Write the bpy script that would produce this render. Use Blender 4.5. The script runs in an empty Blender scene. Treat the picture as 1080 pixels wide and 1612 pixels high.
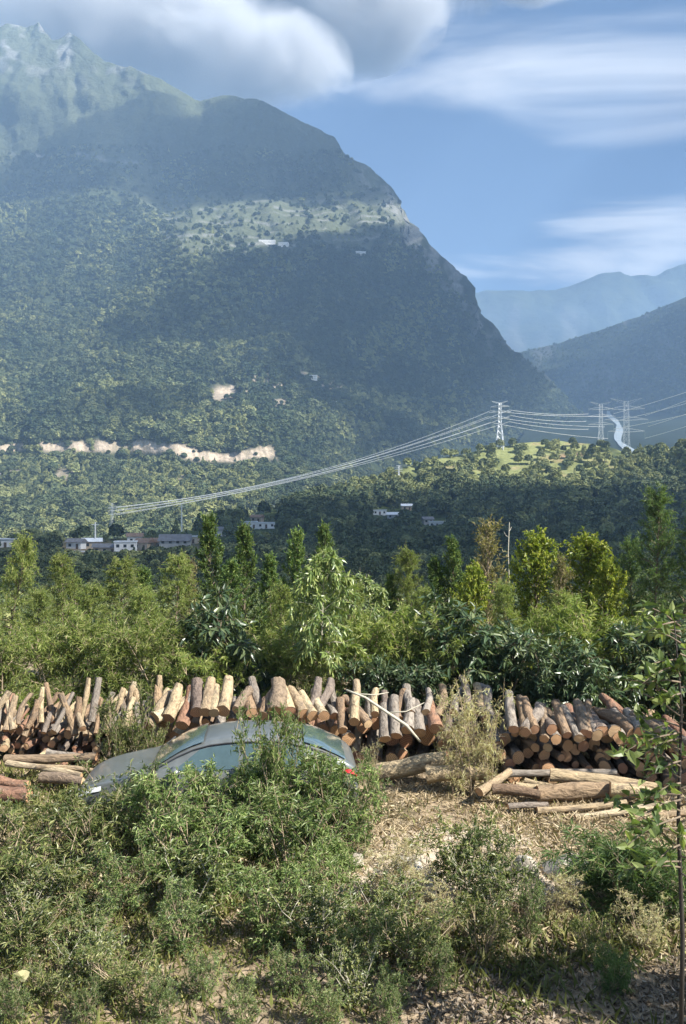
import bpy, math, random
import numpy as np
from mathutils import Vector, Matrix

# ------------------------------------------------------------------ camera, sky, sun, exposure
scene = bpy.context.scene
C = scene.collection
CAM_Z = 4.8
F = 1400.0                                   # focal length in photograph pixels (photograph 1080 x 1612)
cam_d = bpy.data.cameras.new('camera')
cam_d.sensor_fit = 'VERTICAL'; cam_d.sensor_height = 36.0; cam_d.lens = 36.0 * F / 1612.0
cam_d.clip_start = 0.1; cam_d.clip_end = 60000
cam = bpy.data.objects.new('camera', cam_d); C.objects.link(cam)
cam.location = (0, 0, CAM_Z); cam.rotation_euler = (math.radians(90), 0, 0)
scene.camera = cam

SUN_EL = math.radians(43); SUN_AZ = math.radians(119)      # azimuth clockwise from the view direction (+Y)
SUN = np.array([math.sin(SUN_AZ) * math.cos(SUN_EL), math.cos(SUN_AZ) * math.cos(SUN_EL), math.sin(SUN_EL)])
world = bpy.data.worlds.new('World'); scene.world = world; world.use_nodes = True
def build_world():
    nt = world.node_tree; N = nt.nodes; L = nt.links; N.clear()
    out = N.new('ShaderNodeOutputWorld'); bg = N.new('ShaderNodeBackground'); bg.inputs[1].default_value = 0.055
    sky = N.new('ShaderNodeTexSky'); sky.sky_type = 'NISHITA'; sky.sun_disc = False
    sky.sun_elevation = SUN_EL; sky.sun_rotation = SUN_AZ; sky.altitude = 2200; sky.air_density = 1.0; sky.dust_density = 0.15; sky.ozone_density = 0.8
    tc = N.new('ShaderNodeTexCoord'); sep = N.new('ShaderNodeSeparateXYZ'); L.new(tc.outputs['Generated'], sep.inputs[0])
    def math_(op, a, b=None, c=None):
        m = N.new('ShaderNodeMath'); m.operation = op
        for i, v in enumerate((a, b, c)):
            if v is None: continue
            if isinstance(v, (int, float)): m.inputs[i].default_value = v
            else: L.new(v, m.inputs[i])
        return m.outputs[0]
    # high thin cloud on a flat layer: project the direction onto a plane overhead
    zc = math_('MAXIMUM', sep.outputs[2], 0.02)
    zc = math_('ADD', zc, 0.06)
    px = math_('DIVIDE', sep.outputs[0], zc); py = math_('DIVIDE', sep.outputs[1], zc)
    comb = N.new('ShaderNodeCombineXYZ'); L.new(px, comb.inputs[0]); L.new(py, comb.inputs[1])
    mp = N.new('ShaderNodeMapping'); L.new(comb.outputs[0], mp.inputs[0])
    mp.inputs['Location'].default_value = (7.42, 0.66, 0); mp.inputs['Scale'].default_value = (0.62, 1.25, 1); mp.inputs['Rotation'].default_value = (0, 0, math.radians(8))
    n1 = N.new('ShaderNodeTexNoise'); n1.inputs['Scale'].default_value = 1.25; n1.inputs['Detail'].default_value = 7; n1.inputs['Roughness'].default_value = 0.52; n1.inputs['Distortion'].default_value = 0.5
    L.new(mp.outputs[0], n1.inputs['Vector'])
    mr = N.new('ShaderNodeMapRange'); mr.interpolation_type = 'SMOOTHSTEP'
    L.new(n1.outputs[0], mr.inputs[0]); mr.inputs[1].default_value = 0.505; mr.inputs[2].default_value = 0.69; mr.inputs[3].default_value = 0; mr.inputs[4].default_value = 0.9
    hs = N.new('ShaderNodeHueSaturation'); hs.inputs['Saturation'].default_value = 1.10; L.new(sky.outputs[0], hs.inputs['Color'])
    mix = N.new('ShaderNodeMix'); mix.data_type = 'RGBA'
    L.new(mr.outputs[0], mix.inputs[0]); L.new(hs.outputs[0], mix.inputs[6]); mix.inputs[7].default_value = (8.6, 8.8, 9.1, 1)
    L.new(mix.outputs[2], bg.inputs[0]); L.new(bg.outputs[0], out.inputs[0])
build_world()
sun_d = bpy.data.lights.new('sun', 'SUN'); sun_d.energy = 5.0; sun_d.angle = math.radians(0.53); sun_d.color = (1.0, 0.95, 0.86)
sun = bpy.data.objects.new('sun', sun_d); C.objects.link(sun)
sun.rotation_euler = Vector(SUN).to_track_quat('Z', 'Y').to_euler()
scene.view_settings.view_transform = 'Standard'; scene.view_settings.look = 'None'; scene.view_settings.gamma = 1
scene.view_settings.exposure = 1.45; scene.view_settings.use_curve_mapping = False
scene.render.engine = 'CYCLES'
cy = scene.cycles
cy.use_denoising = True; cy.max_bounces = 7; cy.diffuse_bounces = 3; cy.glossy_bounces = 2; cy.transmission_bounces = 5; cy.transparent_max_bounces = 8; cy.volume_bounces = 1
cy.volume_max_steps = 64; cy.sample_clamp_indirect = 6.0

# ------------------------------------------------------------------ helpers
rng = np.random.default_rng(7); random.seed(7)
def P(px, py, D):
    return np.stack([(np.asarray(px, float) - 540) / F * D, np.asarray(D, float) + 0 * np.asarray(px, float), CAM_Z + (806 - np.asarray(py, float)) / F * D], -1)
def gpt(px, Y, z=0.0):
    return ((px - 540) / F * Y, Y, z)
def hash3(ix, iy, iz, seed):
    h = (ix * 374761393 + iy * 668265263 + iz * 2147483647 + seed * 974634777) & 0xffffffff
    h = ((h ^ (h >> 13)) * 1274126177) & 0xffffffff
    h = ((h ^ (h >> 16)) * 2246822519) & 0xffffffff
    return ((h ^ (h >> 15)) & 0xffff) / 65535.0
def vnoise(x, y, z=0.0, seed=0):
    x, y, z = np.broadcast_arrays(np.asarray(x, float), np.asarray(y, float), np.asarray(z, float))
    xi, yi, zi = np.floor(x).astype(np.int64), np.floor(y).astype(np.int64), np.floor(z).astype(np.int64)
    fx, fy, fz = x - xi, y - yi, z - zi
    fx, fy, fz = [f * f * f * (f * (f * 6 - 15) + 10) for f in (fx, fy, fz)]
    r = 0
    for dx in (0, 1):
        for dy in (0, 1):
            for dz in (0, 1):
                r = r + hash3(xi + dx, yi + dy, zi + dz, seed) * (fx if dx else 1 - fx) * (fy if dy else 1 - fy) * (fz if dz else 1 - fz)
    return r * 2 - 1
def fbm(x, y, z=0.0, octv=5, seed=0, gain=0.5, ridged=False):
    a, s, t = 1.0, 0, 0
    for o in range(octv):
        n = vnoise(np.asarray(x) * 2 ** o + 17.3 * o, np.asarray(y) * 2 ** o - 9.1 * o, np.asarray(z) * 2 ** o, seed + o)
        if ridged: n = 1 - 2 * np.abs(n)
        s = s + a * n; t += a; a *= gain
    return s / t
def mesh_np(name, verts, faces, mats, mat_idx=None, smooth=False, cols=None):
    """faces: int array (n,3) or (n,4)"""
    me = bpy.data.meshes.new(name)
    verts = np.asarray(verts, np.float32); faces = np.asarray(faces, np.int32); k = faces.shape[1]
    me.vertices.add(len(verts)); me.vertices.foreach_set('co', verts.ravel())
    me.loops.add(faces.size); me.loops.foreach_set('vertex_index', faces.ravel())
    me.polygons.add(len(faces)); me.polygons.foreach_set('loop_start', np.arange(0, faces.size, k, dtype=np.int32))
    if mat_idx is not None: me.polygons.foreach_set('material_index', np.asarray(mat_idx, np.int32))
    me.polygons.foreach_set('use_smooth', np.full(len(faces), smooth))
    for m in (mats if isinstance(mats, (list, tuple)) else [mats]): me.materials.append(m)
    if cols is not None:
        ca = me.color_attributes.new('col', 'FLOAT_COLOR', 'POINT')
        c4 = np.ones((len(verts), 4), np.float32); c4[:, :cols.shape[1]] = cols; ca.data.foreach_set('color', c4.ravel())
    me.update(calc_edges=True)
    return me
def obj(name, me, parent=None, loc=None, **props):
    o = bpy.data.objects.new(name, me); C.objects.link(o)
    if parent is not None: o.parent = parent
    if loc is not None: o.location = loc
    for k, v in props.items(): o[k] = v
    return o
def thing(name, label, cat, loc=(0, 0, 0), rotz=0.0, group=None, scale=1.0):
    o = bpy.data.objects.new(name, None); C.objects.link(o); o.empty_display_size = 0.2
    o.location = loc; o.rotation_euler = (0, 0, rotz); o.scale = (scale,) * 3
    o['label'] = label; o['category'] = cat
    if group: o['group'] = group
    return o
class MB:
    """collects tubes and boxes into one mesh (quads and triangles kept apart)"""
    def __init__(s): s.v = []; s.f = []
    def tube(s, pts, rad, n=6, cap=True):
        pts = [Vector(p) for p in pts]; rad = rad if hasattr(rad, '__len__') else [rad] * len(pts)
        b = len(s.v); ref = None
        for i, p in enumerate(pts):
            d = (pts[min(i + 1, len(pts) - 1)] - pts[max(i - 1, 0)]).normalized()
            if ref is None: ref = Vector((0, 0, 1)) if abs(d.z) < 0.9 else Vector((1, 0, 0))
            u = d.cross(ref).normalized(); ref = u.cross(d); w = ref
            for k in range(n):
                a = 2 * math.pi * k / n
                s.v.append(p + (u * math.cos(a) + w * math.sin(a)) * rad[i])
        for i in range(len(pts) - 1):
            for k in range(n):
                s.f.append((b + i * n + k, b + i * n + (k + 1) % n, b + (i + 1) * n + (k + 1) % n, b + (i + 1) * n + k))
        if cap:
            s.f.append(tuple(b + k for k in range(n))[::-1]); s.f.append(tuple(b + (len(pts) - 1) * n + k for k in range(n)))
        return s
    def box(s, lo, hi):
        b = len(s.v)
        for z in (lo[2], hi[2]):
            for x, y in ((lo[0], lo[1]), (hi[0], lo[1]), (hi[0], hi[1]), (lo[0], hi[1])): s.v.append(Vector((x, y, z)))
        s.f += [(b + 3, b + 2, b + 1, b), (b + 4, b + 5, b + 6, b + 7)] + [(b + i, b + (i + 1) % 4, b + 4 + (i + 1) % 4, b + 4 + i) for i in range(4)]
        return s
    def poly(s, vs, fs):
        b = len(s.v); s.v += [Vector(v) for v in vs]; s.f += [tuple(b + i for i in f) for f in fs]; return s
    def mesh(s, name, mat, smooth=False):
        me = bpy.data.meshes.new(name); me.from_pydata([tuple(v) for v in s.v], [], s.f)
        for m in (mat if isinstance(mat, (list, tuple)) else [mat]): me.materials.append(m)
        if smooth: me.polygons.foreach_set('use_smooth', [True] * len(me.polygons))
        me.update(); return me
    def build(s, name, mat, parent=None, smooth=False, **props):
        return obj(name, s.mesh(name, mat, smooth), parent, **props)

# ------------------------------------------------------------------ materials
def new_mat(name):
    m = bpy.data.materials.new(name); m.use_nodes = True; nt = m.node_tree; nt.nodes.clear()
    return m, nt.nodes, nt.links
def nd(N, t, **kw):
    n = N.new(t)
    for k, v in kw.items(): setattr(n, k, v)
    return n
def ramp(N, L, fac, stops):
    r = N.new('ShaderNodeValToRGB'); L.new(fac, r.inputs[0]); e = r.color_ramp.elements
    while len(e) < len(stops): e.new(0.5)
    for i, (p, c) in enumerate(stops): e[i].position = p; e[i].color = (*c, 1)
    return r.outputs[0]
def noise(N, L, scale, detail=4, rough=0.55, vec=None, dist=0.0):
    n = N.new('ShaderNodeTexNoise'); n.inputs['Scale'].default_value = scale; n.inputs['Detail'].default_value = detail
    n.inputs['Roughness'].default_value = rough; n.inputs['Distortion'].default_value = dist
    if vec is not None: L.new(vec, n.inputs['Vector'])
    return n.outputs[0]
def coord(N, kind='Object'):
    return N.new('ShaderNodeTexCoord').outputs[kind]
def geo_pos(N):
    return N.new('ShaderNodeNewGeometry').outputs['Position']
def mixc(N, L, fac, a, b, mode='MIX'):
    m = N.new('ShaderNodeMix'); m.data_type = 'RGBA'; m.blend_type = mode
    for i, v in ((0, fac), (6, a), (7, b)):
        if isinstance(v, (int, float)): m.inputs[i].default_value = v
        elif isinstance(v, tuple): m.inputs[i].default_value = (*v, 1)
        else: L.new(v, m.inputs[i])
    return m.outputs[2]
def finish(m, N, L, color, rough=0.8, spec=0.3, bump=None, bump_d=0.02, bump_s=0.5, metal=0.0, extra=None):
    p = N.new('ShaderNodeBsdfPrincipled'); o = N.new('ShaderNodeOutputMaterial')
    if isinstance(color, tuple): p.inputs['Base Color'].default_value = (*color, 1)
    else: L.new(color, p.inputs['Base Color'])
    if isinstance(rough, (int, float)): p.inputs['Roughness'].default_value = rough
    else: L.new(rough, p.inputs['Roughness'])
    p.inputs['Specular IOR Level'].default_value = spec; p.inputs['Metallic'].default_value = metal
    for k, v in (extra or {}).items(): p.inputs[k].default_value = v
    if bump is not None:
        b = N.new('ShaderNodeBump'); b.inputs['Distance'].default_value = bump_d; b.inputs['Strength'].default_value = bump_s
        L.new(bump, b.inputs['Height']); L.new(b.outputs[0], p.inputs['Normal'])
    L.new(p.outputs[0], o.inputs[0]); return m
def flat_mat(name, c, rough=0.7, spec=0.3, var=0.25, scale=3.0, metal=0.0, bump=0.0):
    m, N, L = new_mat(name); n = noise(N, L, scale, 5, 0.6, coord(N))
    col = ramp(N, L, n, [(0.3, tuple(x * (1 - var) for x in c)), (0.7, tuple(min(1, x * (1 + var)) for x in c))])
    return finish(m, N, L, col, rough, spec, n if bump else None, bump or 0.01, 0.6, metal)
def leaf_mat(name, c1, c2, c3=None, trans=0.35, rough=0.42, spec=0.45, scale=2.2, pale=None):
    """leaf colour varies leaf by leaf (random per island) and in soft patches"""
    m, N, L = new_mat(name)
    g = N.new('ShaderNodeNewGeometry'); oi = N.new('ShaderNodeObjectInfo')
    n = noise(N, L, scale, 3, 0.6, g.outputs['Position'])
    a = N.new('ShaderNodeMath'); a.operation = 'MULTIPLY_ADD'; L.new(g.outputs['Random Per Island'], a.inputs[0]); a.inputs[1].default_value = 0.66
    b = N.new('ShaderNodeMath'); b.operation = 'MULTIPLY'; L.new(n, b.inputs[0]); b.inputs[1].default_value = 0.42; L.new(b.outputs[0], a.inputs[2])
    st = [(0.15, c1), (0.58, c2)] + ([(0.86, c3)] if c3 else []) + ([(0.97, pale)] if pale else [])  # palest stop: dry leaves, also standing in for whitish glints
    col = ramp(N, L, a.outputs[0], st)
    h = N.new('ShaderNodeHueSaturation'); L.new(col, h.inputs['Color'])
    v = N.new('ShaderNodeMapRange'); L.new(oi.outputs['Random'], v.inputs[0]); v.inputs[3].default_value = 0.85; v.inputs[4].default_value = 1.2; L.new(v.outputs[0], h.inputs['Value'])
    p = N.new('ShaderNodeBsdfPrincipled'); L.new(h.outputs[0], p.inputs['Base Color']); p.inputs['Roughness'].default_value = rough; p.inputs['Specular IOR Level'].default_value = spec
    t = N.new('ShaderNodeBsdfTranslucent'); tcol = mixc(N, L, 1.0, h.outputs[0], (1.15, 1.25, 0.55), 'MULTIPLY'); L.new(tcol, t.inputs[0])
    mx = N.new('ShaderNodeMixShader'); mx.inputs[0].default_value = trans; L.new(p.outputs[0], mx.inputs[1]); L.new(t.outputs[0], mx.inputs[2])
    o = N.new('ShaderNodeOutputMaterial'); L.new(mx.outputs[0], o.inputs[0]); return m
def attr_col(N, name='col'):
    a = N.new('ShaderNodeAttribute'); a.attribute_name = name; return a
# ------------------------------------------------------------------ the setting: ground, hillside, mountains
def terrain_mat(name, scale, dark, mid, light, rock, soil, bump=6.0):
    """vertex colour: r = bare soil, g = rock, b = meadow"""
    m, N, L = new_mat(name); pos = geo_pos(N); a = attr_col(N)
    sp = N.new('ShaderNodeSeparateColor'); L.new(a.outputs['Color'], sp.inputs[0])
    n1 = noise(N, L, scale, 8, 0.62, pos); n2 = noise(N, L, scale * 0.22, 5, 0.55, pos, 0.4); n3 = noise(N, L, scale * 5, 5, 0.65, pos)
    base = ramp(N, L, n1, [(0.32, dark), (0.55, mid), (0.75, light)])
    big = ramp(N, L, n2, [(0.35, (0.7, 0.75, 0.75)), (0.65, (1.25, 1.2, 1.0))])
    base = mixc(N, L, 1.0, base, big, 'MULTIPLY')
    mead = ramp(N, L, n3, [(0.3, tuple(x * 0.75 for x in light)), (0.7, tuple(x * 1.45 for x in light))])
    base = mixc(N, L, sp.outputs[2], base, mead)
    rk = ramp(N, L, n3, [(0.3, tuple(x * 0.55 for x in rock)), (0.7, tuple(x * 1.1 for x in rock))])
    base = mixc(N, L, sp.outputs[1], base, rk)
    sl = ramp(N, L, n3, [(0.3, tuple(x * 0.6 for x in soil)), (0.7, tuple(min(1, x * 1.2) for x in soil))])
    base = mixc(N, L, sp.outputs[0], base, sl)
    return finish(m, N, L, base, 0.95, 0.1, n1, bump, 0.9)
MT_LEFT = terrain_mat('mountain_slope', 0.03, (0.022, 0.032, 0.020), (0.040, 0.053, 0.029), (0.082, 0.092, 0.054), (0.27, 0.27, 0.26), (0.56, 0.455, 0.345), 14)
MT_FAR = terrain_mat('far_mountain', 0.008, (0.022, 0.034, 0.022), (0.036, 0.048, 0.028), (0.06, 0.07, 0.042), (0.20, 0.195, 0.185), (0.4, 0.3, 0.2), 40)
MT_HILL = terrain_mat('hillside', 0.05, (0.022, 0.034, 0.016), (0.045, 0.065, 0.024), (0.20, 0.215, 0.085), (0.25, 0.24, 0.22), (0.38, 0.26, 0.16), 3)

def smooth01(x, a, b):
    t = np.clip((x - a) / (b - a), 0, 1); return t * t * (3 - 2 * t)

class Layer:
    """terrain sheet: columns fan out from the viewpoint, rows climb from the foot to the crest and fall away behind it"""
    def __init__(s, sky, base_py, depth, px0, px1, nx, nt, relief, back=(0.16, 0.55)):
        s.px = np.linspace(px0, px1, nx); s.nx = nx
        s.sky = np.interp(s.px, *zip(*sky)); s.base = base_py; s.depth = depth
        t = np.linspace(0, 1, nt) ** 0.9
        PX, T = np.meshgrid(s.px, t); SK = np.broadcast_to(s.sky, PX.shape)
        PY = base_py + (SK - base_py) * T
        D = depth(PX, PY, T)
        V = P(PX, PY, D)
        nb = 8
        last = V[-1]; rows = []
        for i in range(1, nb + 1):
            r = last.copy(); k = 1 + back[0] * i / nb * 2
            r[:, 0] = last[:, 0] * k; r[:, 1] = last[:, 1] * k; r[:, 2] = last[:, 2] - (last[:, 2] + 40) * back[1] * (i / nb) ** 1.3
            rows.append(r)
        V = np.concatenate([V, np.array(rows)], 0)
        V = relief(V, np.concatenate([PX, np.repeat(PX[-1:], nb, 0)]), np.concatenate([PY, np.repeat(PY[-1:], nb, 0)]), np.concatenate([T, np.full((nb, nx), 1.0)]))
        s.V = V; s.PX = PX; s.PY = PY; s.nt = nt; s.rows = V.shape[0]
    def mesh(s, name, mat, cols):
        R, X = s.rows, s.nx
        i = np.arange((R - 1) * (X - 1)); r = i // (X - 1); c = i % (X - 1); a = r * X + c
        f = np.stack([a, a + 1, a + X + 1, a + X], 1)
        nb = R - s.nt
        cc = np.concatenate([cols, np.repeat(cols[-1:], nb, 0)], 0).reshape(-1, 3)
        return mesh_np(name, s.V.reshape(-1, 3), f, mat, smooth=True, cols=cc)
    def at(s, px, py):
        """surface point seen at photograph position px, py (arrays)"""
        px = np.asarray(px, float); py = np.asarray(py, float)
        ci = np.clip((px - s.px[0]) / (s.px[-1] - s.px[0]) * (s.nx - 1), 0, s.nx - 1.001); c0 = ci.astype(int); fc = ci - c0
        sk = np.interp(px, s.px, s.sky); t = np.clip((py - s.base) / (sk - s.base), 0, 1) ** (1 / 0.9)
        ri = np.clip(t * (s.nt - 1), 0, s.nt - 1.001); r0 = ri.astype(int); fr = ri - r0
        V = s.V
        fc = fc[..., None]; fr = fr[..., None]
        return (V[r0, c0] * (1 - fc) + V[r0, c0 + 1] * fc) * (1 - fr) + (V[r0 + 1, c0] * (1 - fc) + V[r0 + 1, c0 + 1] * fc) * fr

# --- near ground
def ground_z(x, y):
    x = np.asarray(x, float); y = np.asarray(y, float)
    z = 0.10 * fbm(x * 0.25, y * 0.25, 0, 4, 3) + 0.04 * fbm(x * 1.3, y * 1.3, 0, 3, 5)
    z = z - 4.3 * smooth01(y, 25, 62) - 0.25 * smooth01(y, 19, 25)
    return z
def make_ground():
    xs = np.concatenate([np.linspace(-60, -9, 30)[:-1], np.linspace(-9, 9, 150), np.linspace(9, 60, 30)[1:]])
    ys = np.concatenate([np.linspace(-14, 6, 20)[:-1], np.linspace(6, 22, 150), np.linspace(22, 64, 60)[1:]])
    X, Y = np.meshgrid(xs, ys); Z = ground_z(X, Y)
    V = np.stack([X, Y, Z], -1).reshape(-1, 3); nx, ny = len(xs), len(ys)
    i = np.arange((ny - 1) * (nx - 1)); a = i // (nx - 1) * nx + i % (nx - 1)
    m, N, L = new_mat('soil_and_straw'); pos = geo_pos(N)
    n1 = noise(N, L, 0.55, 6, 0.6, pos); n2 = noise(N, L, 9, 8, 0.7, pos); n3 = noise(N, L, 45, 4, 0.7, pos)
    c1 = ramp(N, L, n2, [(0.25, (0.12, 0.092, 0.062)), (0.5, (0.30, 0.235, 0.16)), (0.75, (0.52, 0.43, 0.31))])
    c2 = ramp(N, L, n2, [(0.25, (0.03, 0.028, 0.016)), (0.55, (0.085, 0.08, 0.035)), (0.8, (0.17, 0.15, 0.08))])
    msk = ramp(N, L, n1, [(0.5, (0, 0, 0)), (0.66, (1, 1, 1))])
    col = mixc(N, L, msk, c1, c2)
    col = mixc(N, L, 0.5, col, ramp(N, L, n3, [(0.3, (0.35, 0.33, 0.3)), (0.7, (1.3, 1.25, 1.2))]), 'MULTIPLY')
    for cx_, cy2, rx, ry in ((.95, 11.7, 1.5, 1.3), (3.3, 11.6, 1.1, .9), (1.9, 13.2, 1.6, .5)):
        sb = N.new('ShaderNodeVectorMath'); sb.operation = 'SUBTRACT'; L.new(pos, sb.inputs[0]); sb.inputs[1].default_value = (cx_, cy2, 0)
        ml = N.new('ShaderNodeVectorMath'); ml.operation = 'MULTIPLY'; L.new(sb.outputs[0], ml.inputs[0]); ml.inputs[1].default_value = (1 / rx, 1 / ry, 0)
        le = N.new('ShaderNodeVectorMath'); le.operation = 'LENGTH'; L.new(ml.outputs[0], le.inputs[0])
        ad = N.new('ShaderNodeMath'); ad.operation = 'MULTIPLY_ADD'; L.new(n2, ad.inputs[0]); ad.inputs[1].default_value = 1.0; L.new(le.outputs['Value'], ad.inputs[2])
        mr = N.new('ShaderNodeMapRange'); L.new(ad.outputs[0], mr.inputs[0]); mr.inputs[1].default_value = 1.75; mr.inputs[2].default_value = 1.05; mr.inputs[3].default_value = 0; mr.inputs[4].default_value = .85
        col = mixc(N, L, mr.outputs[0], col, ramp(N, L, n2, [(.3, (.40, .33, .25)), (.7, (.62, .53, .42))]))
    finish(m, N, L, col, 0.95, 0.1, n2, 0.05, 0.8)
    o = obj('ground', mesh_np('ground', V, np.stack([a, a + 1, a + nx + 1, a + nx], 1), m, smooth=True), kind='structure')
make_ground()

# --- hillside with the pylon knoll
hill_sky = [(-400, 862), (0, 858), (100, 852), (180, 849), (300, 838), (400, 812), (470, 792), (540, 772), (600, 750), (650, 733), (700, 716), (760, 706), (790, 702), (840, 693), (880, 691), (930, 697), (965, 706), (990, 713), (1020, 712), (1080, 705), (1200, 690), (1500, 640)]
def hill_depth(PX, PY, T):
    py_t = [640, 700, 760, 800, 830, 860, 890, 920, 960, 1040]
    D = np.interp(PY, py_t, [1050, 900, 770, 650, 530, 400, 275, 180, 112, 56])
    k = smooth01(PX, 950, 1150) * smooth01(-PY, -800, -700)
    return D * (1 - 0.18 * k)
def hill_relief(V, PX, PY, T):
    x, y = V[..., 0], V[..., 1]
    amp = np.clip((y - 90) / 300, 0, 1)
    V[..., 2] += amp * (5.0 * fbm(x / 120, y / 120, 0, 5, 21) + 2.0 * fbm(x / 28, y / 28, 0, 3, 23))
    return V
HILL = Layer(hill_sky, 1040, hill_depth, -420, 1500, 260, 150, hill_relief, (0.10, 0.45))
hc = np.zeros(HILL.PX.shape + (3,))
nz = fbm(HILL.PX / 60, HILL.PY / 14, 0, 4, 31)
hc[..., 2] = np.clip(smooth01(-HILL.PY, -785, -745) * smooth01(nz, -0.6, 0.05), 0, 1)
hc[..., 0] = np.exp(-(((HILL.PX - 890) / 34) ** 2 + ((HILL.PY - 718 + (HILL.PX - 890) * 0.12) / 5) ** 2)) * 0.9 + 0.5 * smooth01(fbm(HILL.PX / 30, HILL.PY / 6, 0, 3, 35), 0.35, 0.6) * smooth01(-HILL.PY, -800, -720)
hc[..., 0] = np.clip(hc[..., 0] + np.exp(-((HILL.PX - 200) / 140) ** 2 - ((HILL.PY - 862) / 9) ** 2) * 0.7, 0, 1)
obj('hillside', HILL.mesh('hillside', MT_HILL, hc), kind='structure')

# --- the big mountain on the left
mt_sky = [(-500, 10), (-200, 22), (0, 37), (60, 39), (88, 62), (112, 51), (142, 76), (165, 96), (215, 112), (300, 146), (345, 147), (400, 151), (450, 172), (500, 193), (528, 208), (545, 234), (600, 270), (622, 300), (640, 346), (690, 402), (738, 442), (756, 488), (800, 540), (860, 596), (900, 640), (960, 700), (1040, 760), (1100, 790)]
def mt_depth(PX, PY, T):
    D = np.interp(PY, [0, 60, 150, 300, 316, 385, 400, 500, 600, 676, 722, 800, 850, 930], [3150, 2960, 2700, 2520, 2400, 2060, 2010, 1720, 1460, 1250, 1215, 960, 800, 640])
    fl = np.clip((PX - 430) / 400, 0, 2)
    D = D + 1000 * fl ** 1.15 * smooth01(PY, 150, 520) + 260 * fl * smooth01(-PY, -420, -150)
    D = D + 260 * smooth01(-PX, -260, 150) * smooth01(-PY, -420, -200) * 0.6
    # a crest running down the face: depth drops along it, gullies on both sides
    crest = 250 + (PY - 330) * 0.75
    D = D - 120 * np.exp(-((PX - crest) / 55) ** 2) * np.exp(-((PY - 350) / 110) ** 2)
    D = D + 90 * np.exp(-((PX - 245 - (PY - 300) * 0.3) / 26) ** 2) * np.exp(-((PY - 320) / 50) ** 2)
    return D
def mt_relief(V, PX, PY, T):
    x, y, z = V[..., 0], V[..., 1], V[..., 2]
    edge = smooth01(T, 0, 0.08)
    g = fbm(x / 330, z / 900 + y / 900, 0, 5, 41, 0.55, True)
    g2 = fbm(x / 110 + z / 400, z / 320, y / 500, 4, 47, 0.5)
    d = edge * (g * 62 + g2 * 30)
    V[..., 1] += d; V[..., 2] += edge * 9 * fbm(x / 60, y / 60, z / 60, 4, 43) + 8 * edge * fbm(x / 150, z / 150, 0, 3, 49)
    crag = smooth01(PX, 545, 600) * smooth01(-PX, -800, -740) * smooth01(T, .72, .9)
    V[..., 0] += edge * 16 * fbm(z / 70, y / 100, 0, 4, 45) + crag * 26 * fbm(z / 55, y / 300, 0, 4, 46, .6, True)
    return V
MTN = Layer(mt_sky, 930, mt_depth, -520, 1100, 420, 420, mt_relief, (0.22, 0.7))
PXm, PYm = MTN.PX, MTN.PY
mc = np.zeros(PXm.shape + (3,))
def bandnoise(sx, sy, seed, a, b): return smooth01(fbm(PXm / sx, PYm / sy, 0, 4, seed), a, b)
cliff_c = 704 + 3.5 * fbm(PXm / 90, 0 * PXm, 0, 3, 55) - 0.03 * (PXm - 200) * 0 + 8 * smooth01(PXm, 150, 400)
bn = bandnoise(22, 70, 51, -0.55, -0.25); bn = np.where(PXm > 225, .9 + .1 * bn, .5 + .5 * bn) * (.6 + .4 * bandnoise(3.2, 60, 58, -.3, .2))
band = np.exp(-((PYm - cliff_c) / (7.5 + 2.5 * smooth01(PXm, 180, 300))) ** 4) * (PXm < 428) * bn
band *= np.where(PXm < 215, 0.55 + 0.45 * bandnoise(14, 40, 57, -0.25, 0.05), 1)
low = np.exp(-((PYm - 747) / 9) ** 4) * (PXm < 330) * bandnoise(30, 30, 53, 0.12, 0.35) * 0.45
scar = np.exp(-(((PXm - 352) / 17) ** 4 + ((PYm - 611) / 9) ** 4)) + 0.5 * np.exp(-((PYm - 603) / 30) ** 4) * ((PXm > 330) & (PXm < 540)) * bandnoise(14, 9, 59, 0.28, 0.42)
mc[..., 0] = np.clip(band + low + scar, 0, 1)
ter = ((PXm > 250) & (PXm < 640)) * smooth01(PYm, 298, 312) * smooth01(-PYm, -398, -384)
step = smooth01(np.sin(PYm / 1.75 + 0.012 * PXm + 1.5 * fbm(PXm / 38, PYm / 14, 0, 3, 61)), 0.2, 0.9) * bandnoise(22, 7, 63, -0.1, 0.25)
mc[..., 1] = np.clip(ter * step * 0.6, 0, 1)
rock = smooth01(PXm, 545, 600) * smooth01(-PXm, -800, -740) * smooth01(-(PYm - MTN.sky[None, :]), -80, -25) * bandnoise(11, 34, 65, -0.3, 0.1)
top = smooth01(-PYm, -160, -60) * bandnoise(26, 22, 67, 0.12, 0.4) * 0.8
ledge = np.exp(-((PYm - 232 - 0.12 * PXm) / 4) ** 2) * (PXm < 240) * 0.7 * bandnoise(30, 30, 68, -0.2, 0.1)
rim = np.exp(-((PYm - MTN.sky[None, :]) / 7) ** 2) * smooth01(PXm, 780, 800) * smooth01(-PXm, -872, -862) * 0.35
mc[..., 1] = np.clip(mc[..., 1] + rock * 0.75 + top + ledge + rim, 0, 1)
mead = smooth01(-PYm, -400 + 70 * smooth01(-PXm, -300, -230), -330 + 60 * smooth01(-PXm, -300, -230)) * 0.6 + ter * 0.6 + np.exp(-((PXm - (250 + (PYm - 330) * 0.75)) / 30) ** 2) * smooth01(-PYm, -440, -390)
mead = mead + 0.9 * np.exp(-(((PXm - 235) / 26) ** 4 + ((PYm - 795) / 13) ** 4)) + 0.8 * smooth01(PYm, 775, 790) * smooth01(-PYm, -828, -815) * smooth01(PXm, 330, 380) * smooth01(-PXm, -480, -450)
mc[..., 2] = np.clip(mead, 0, 1)
obj('mountain', MTN.mesh('mountain', MT_LEFT, mc), kind='structure')

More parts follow.
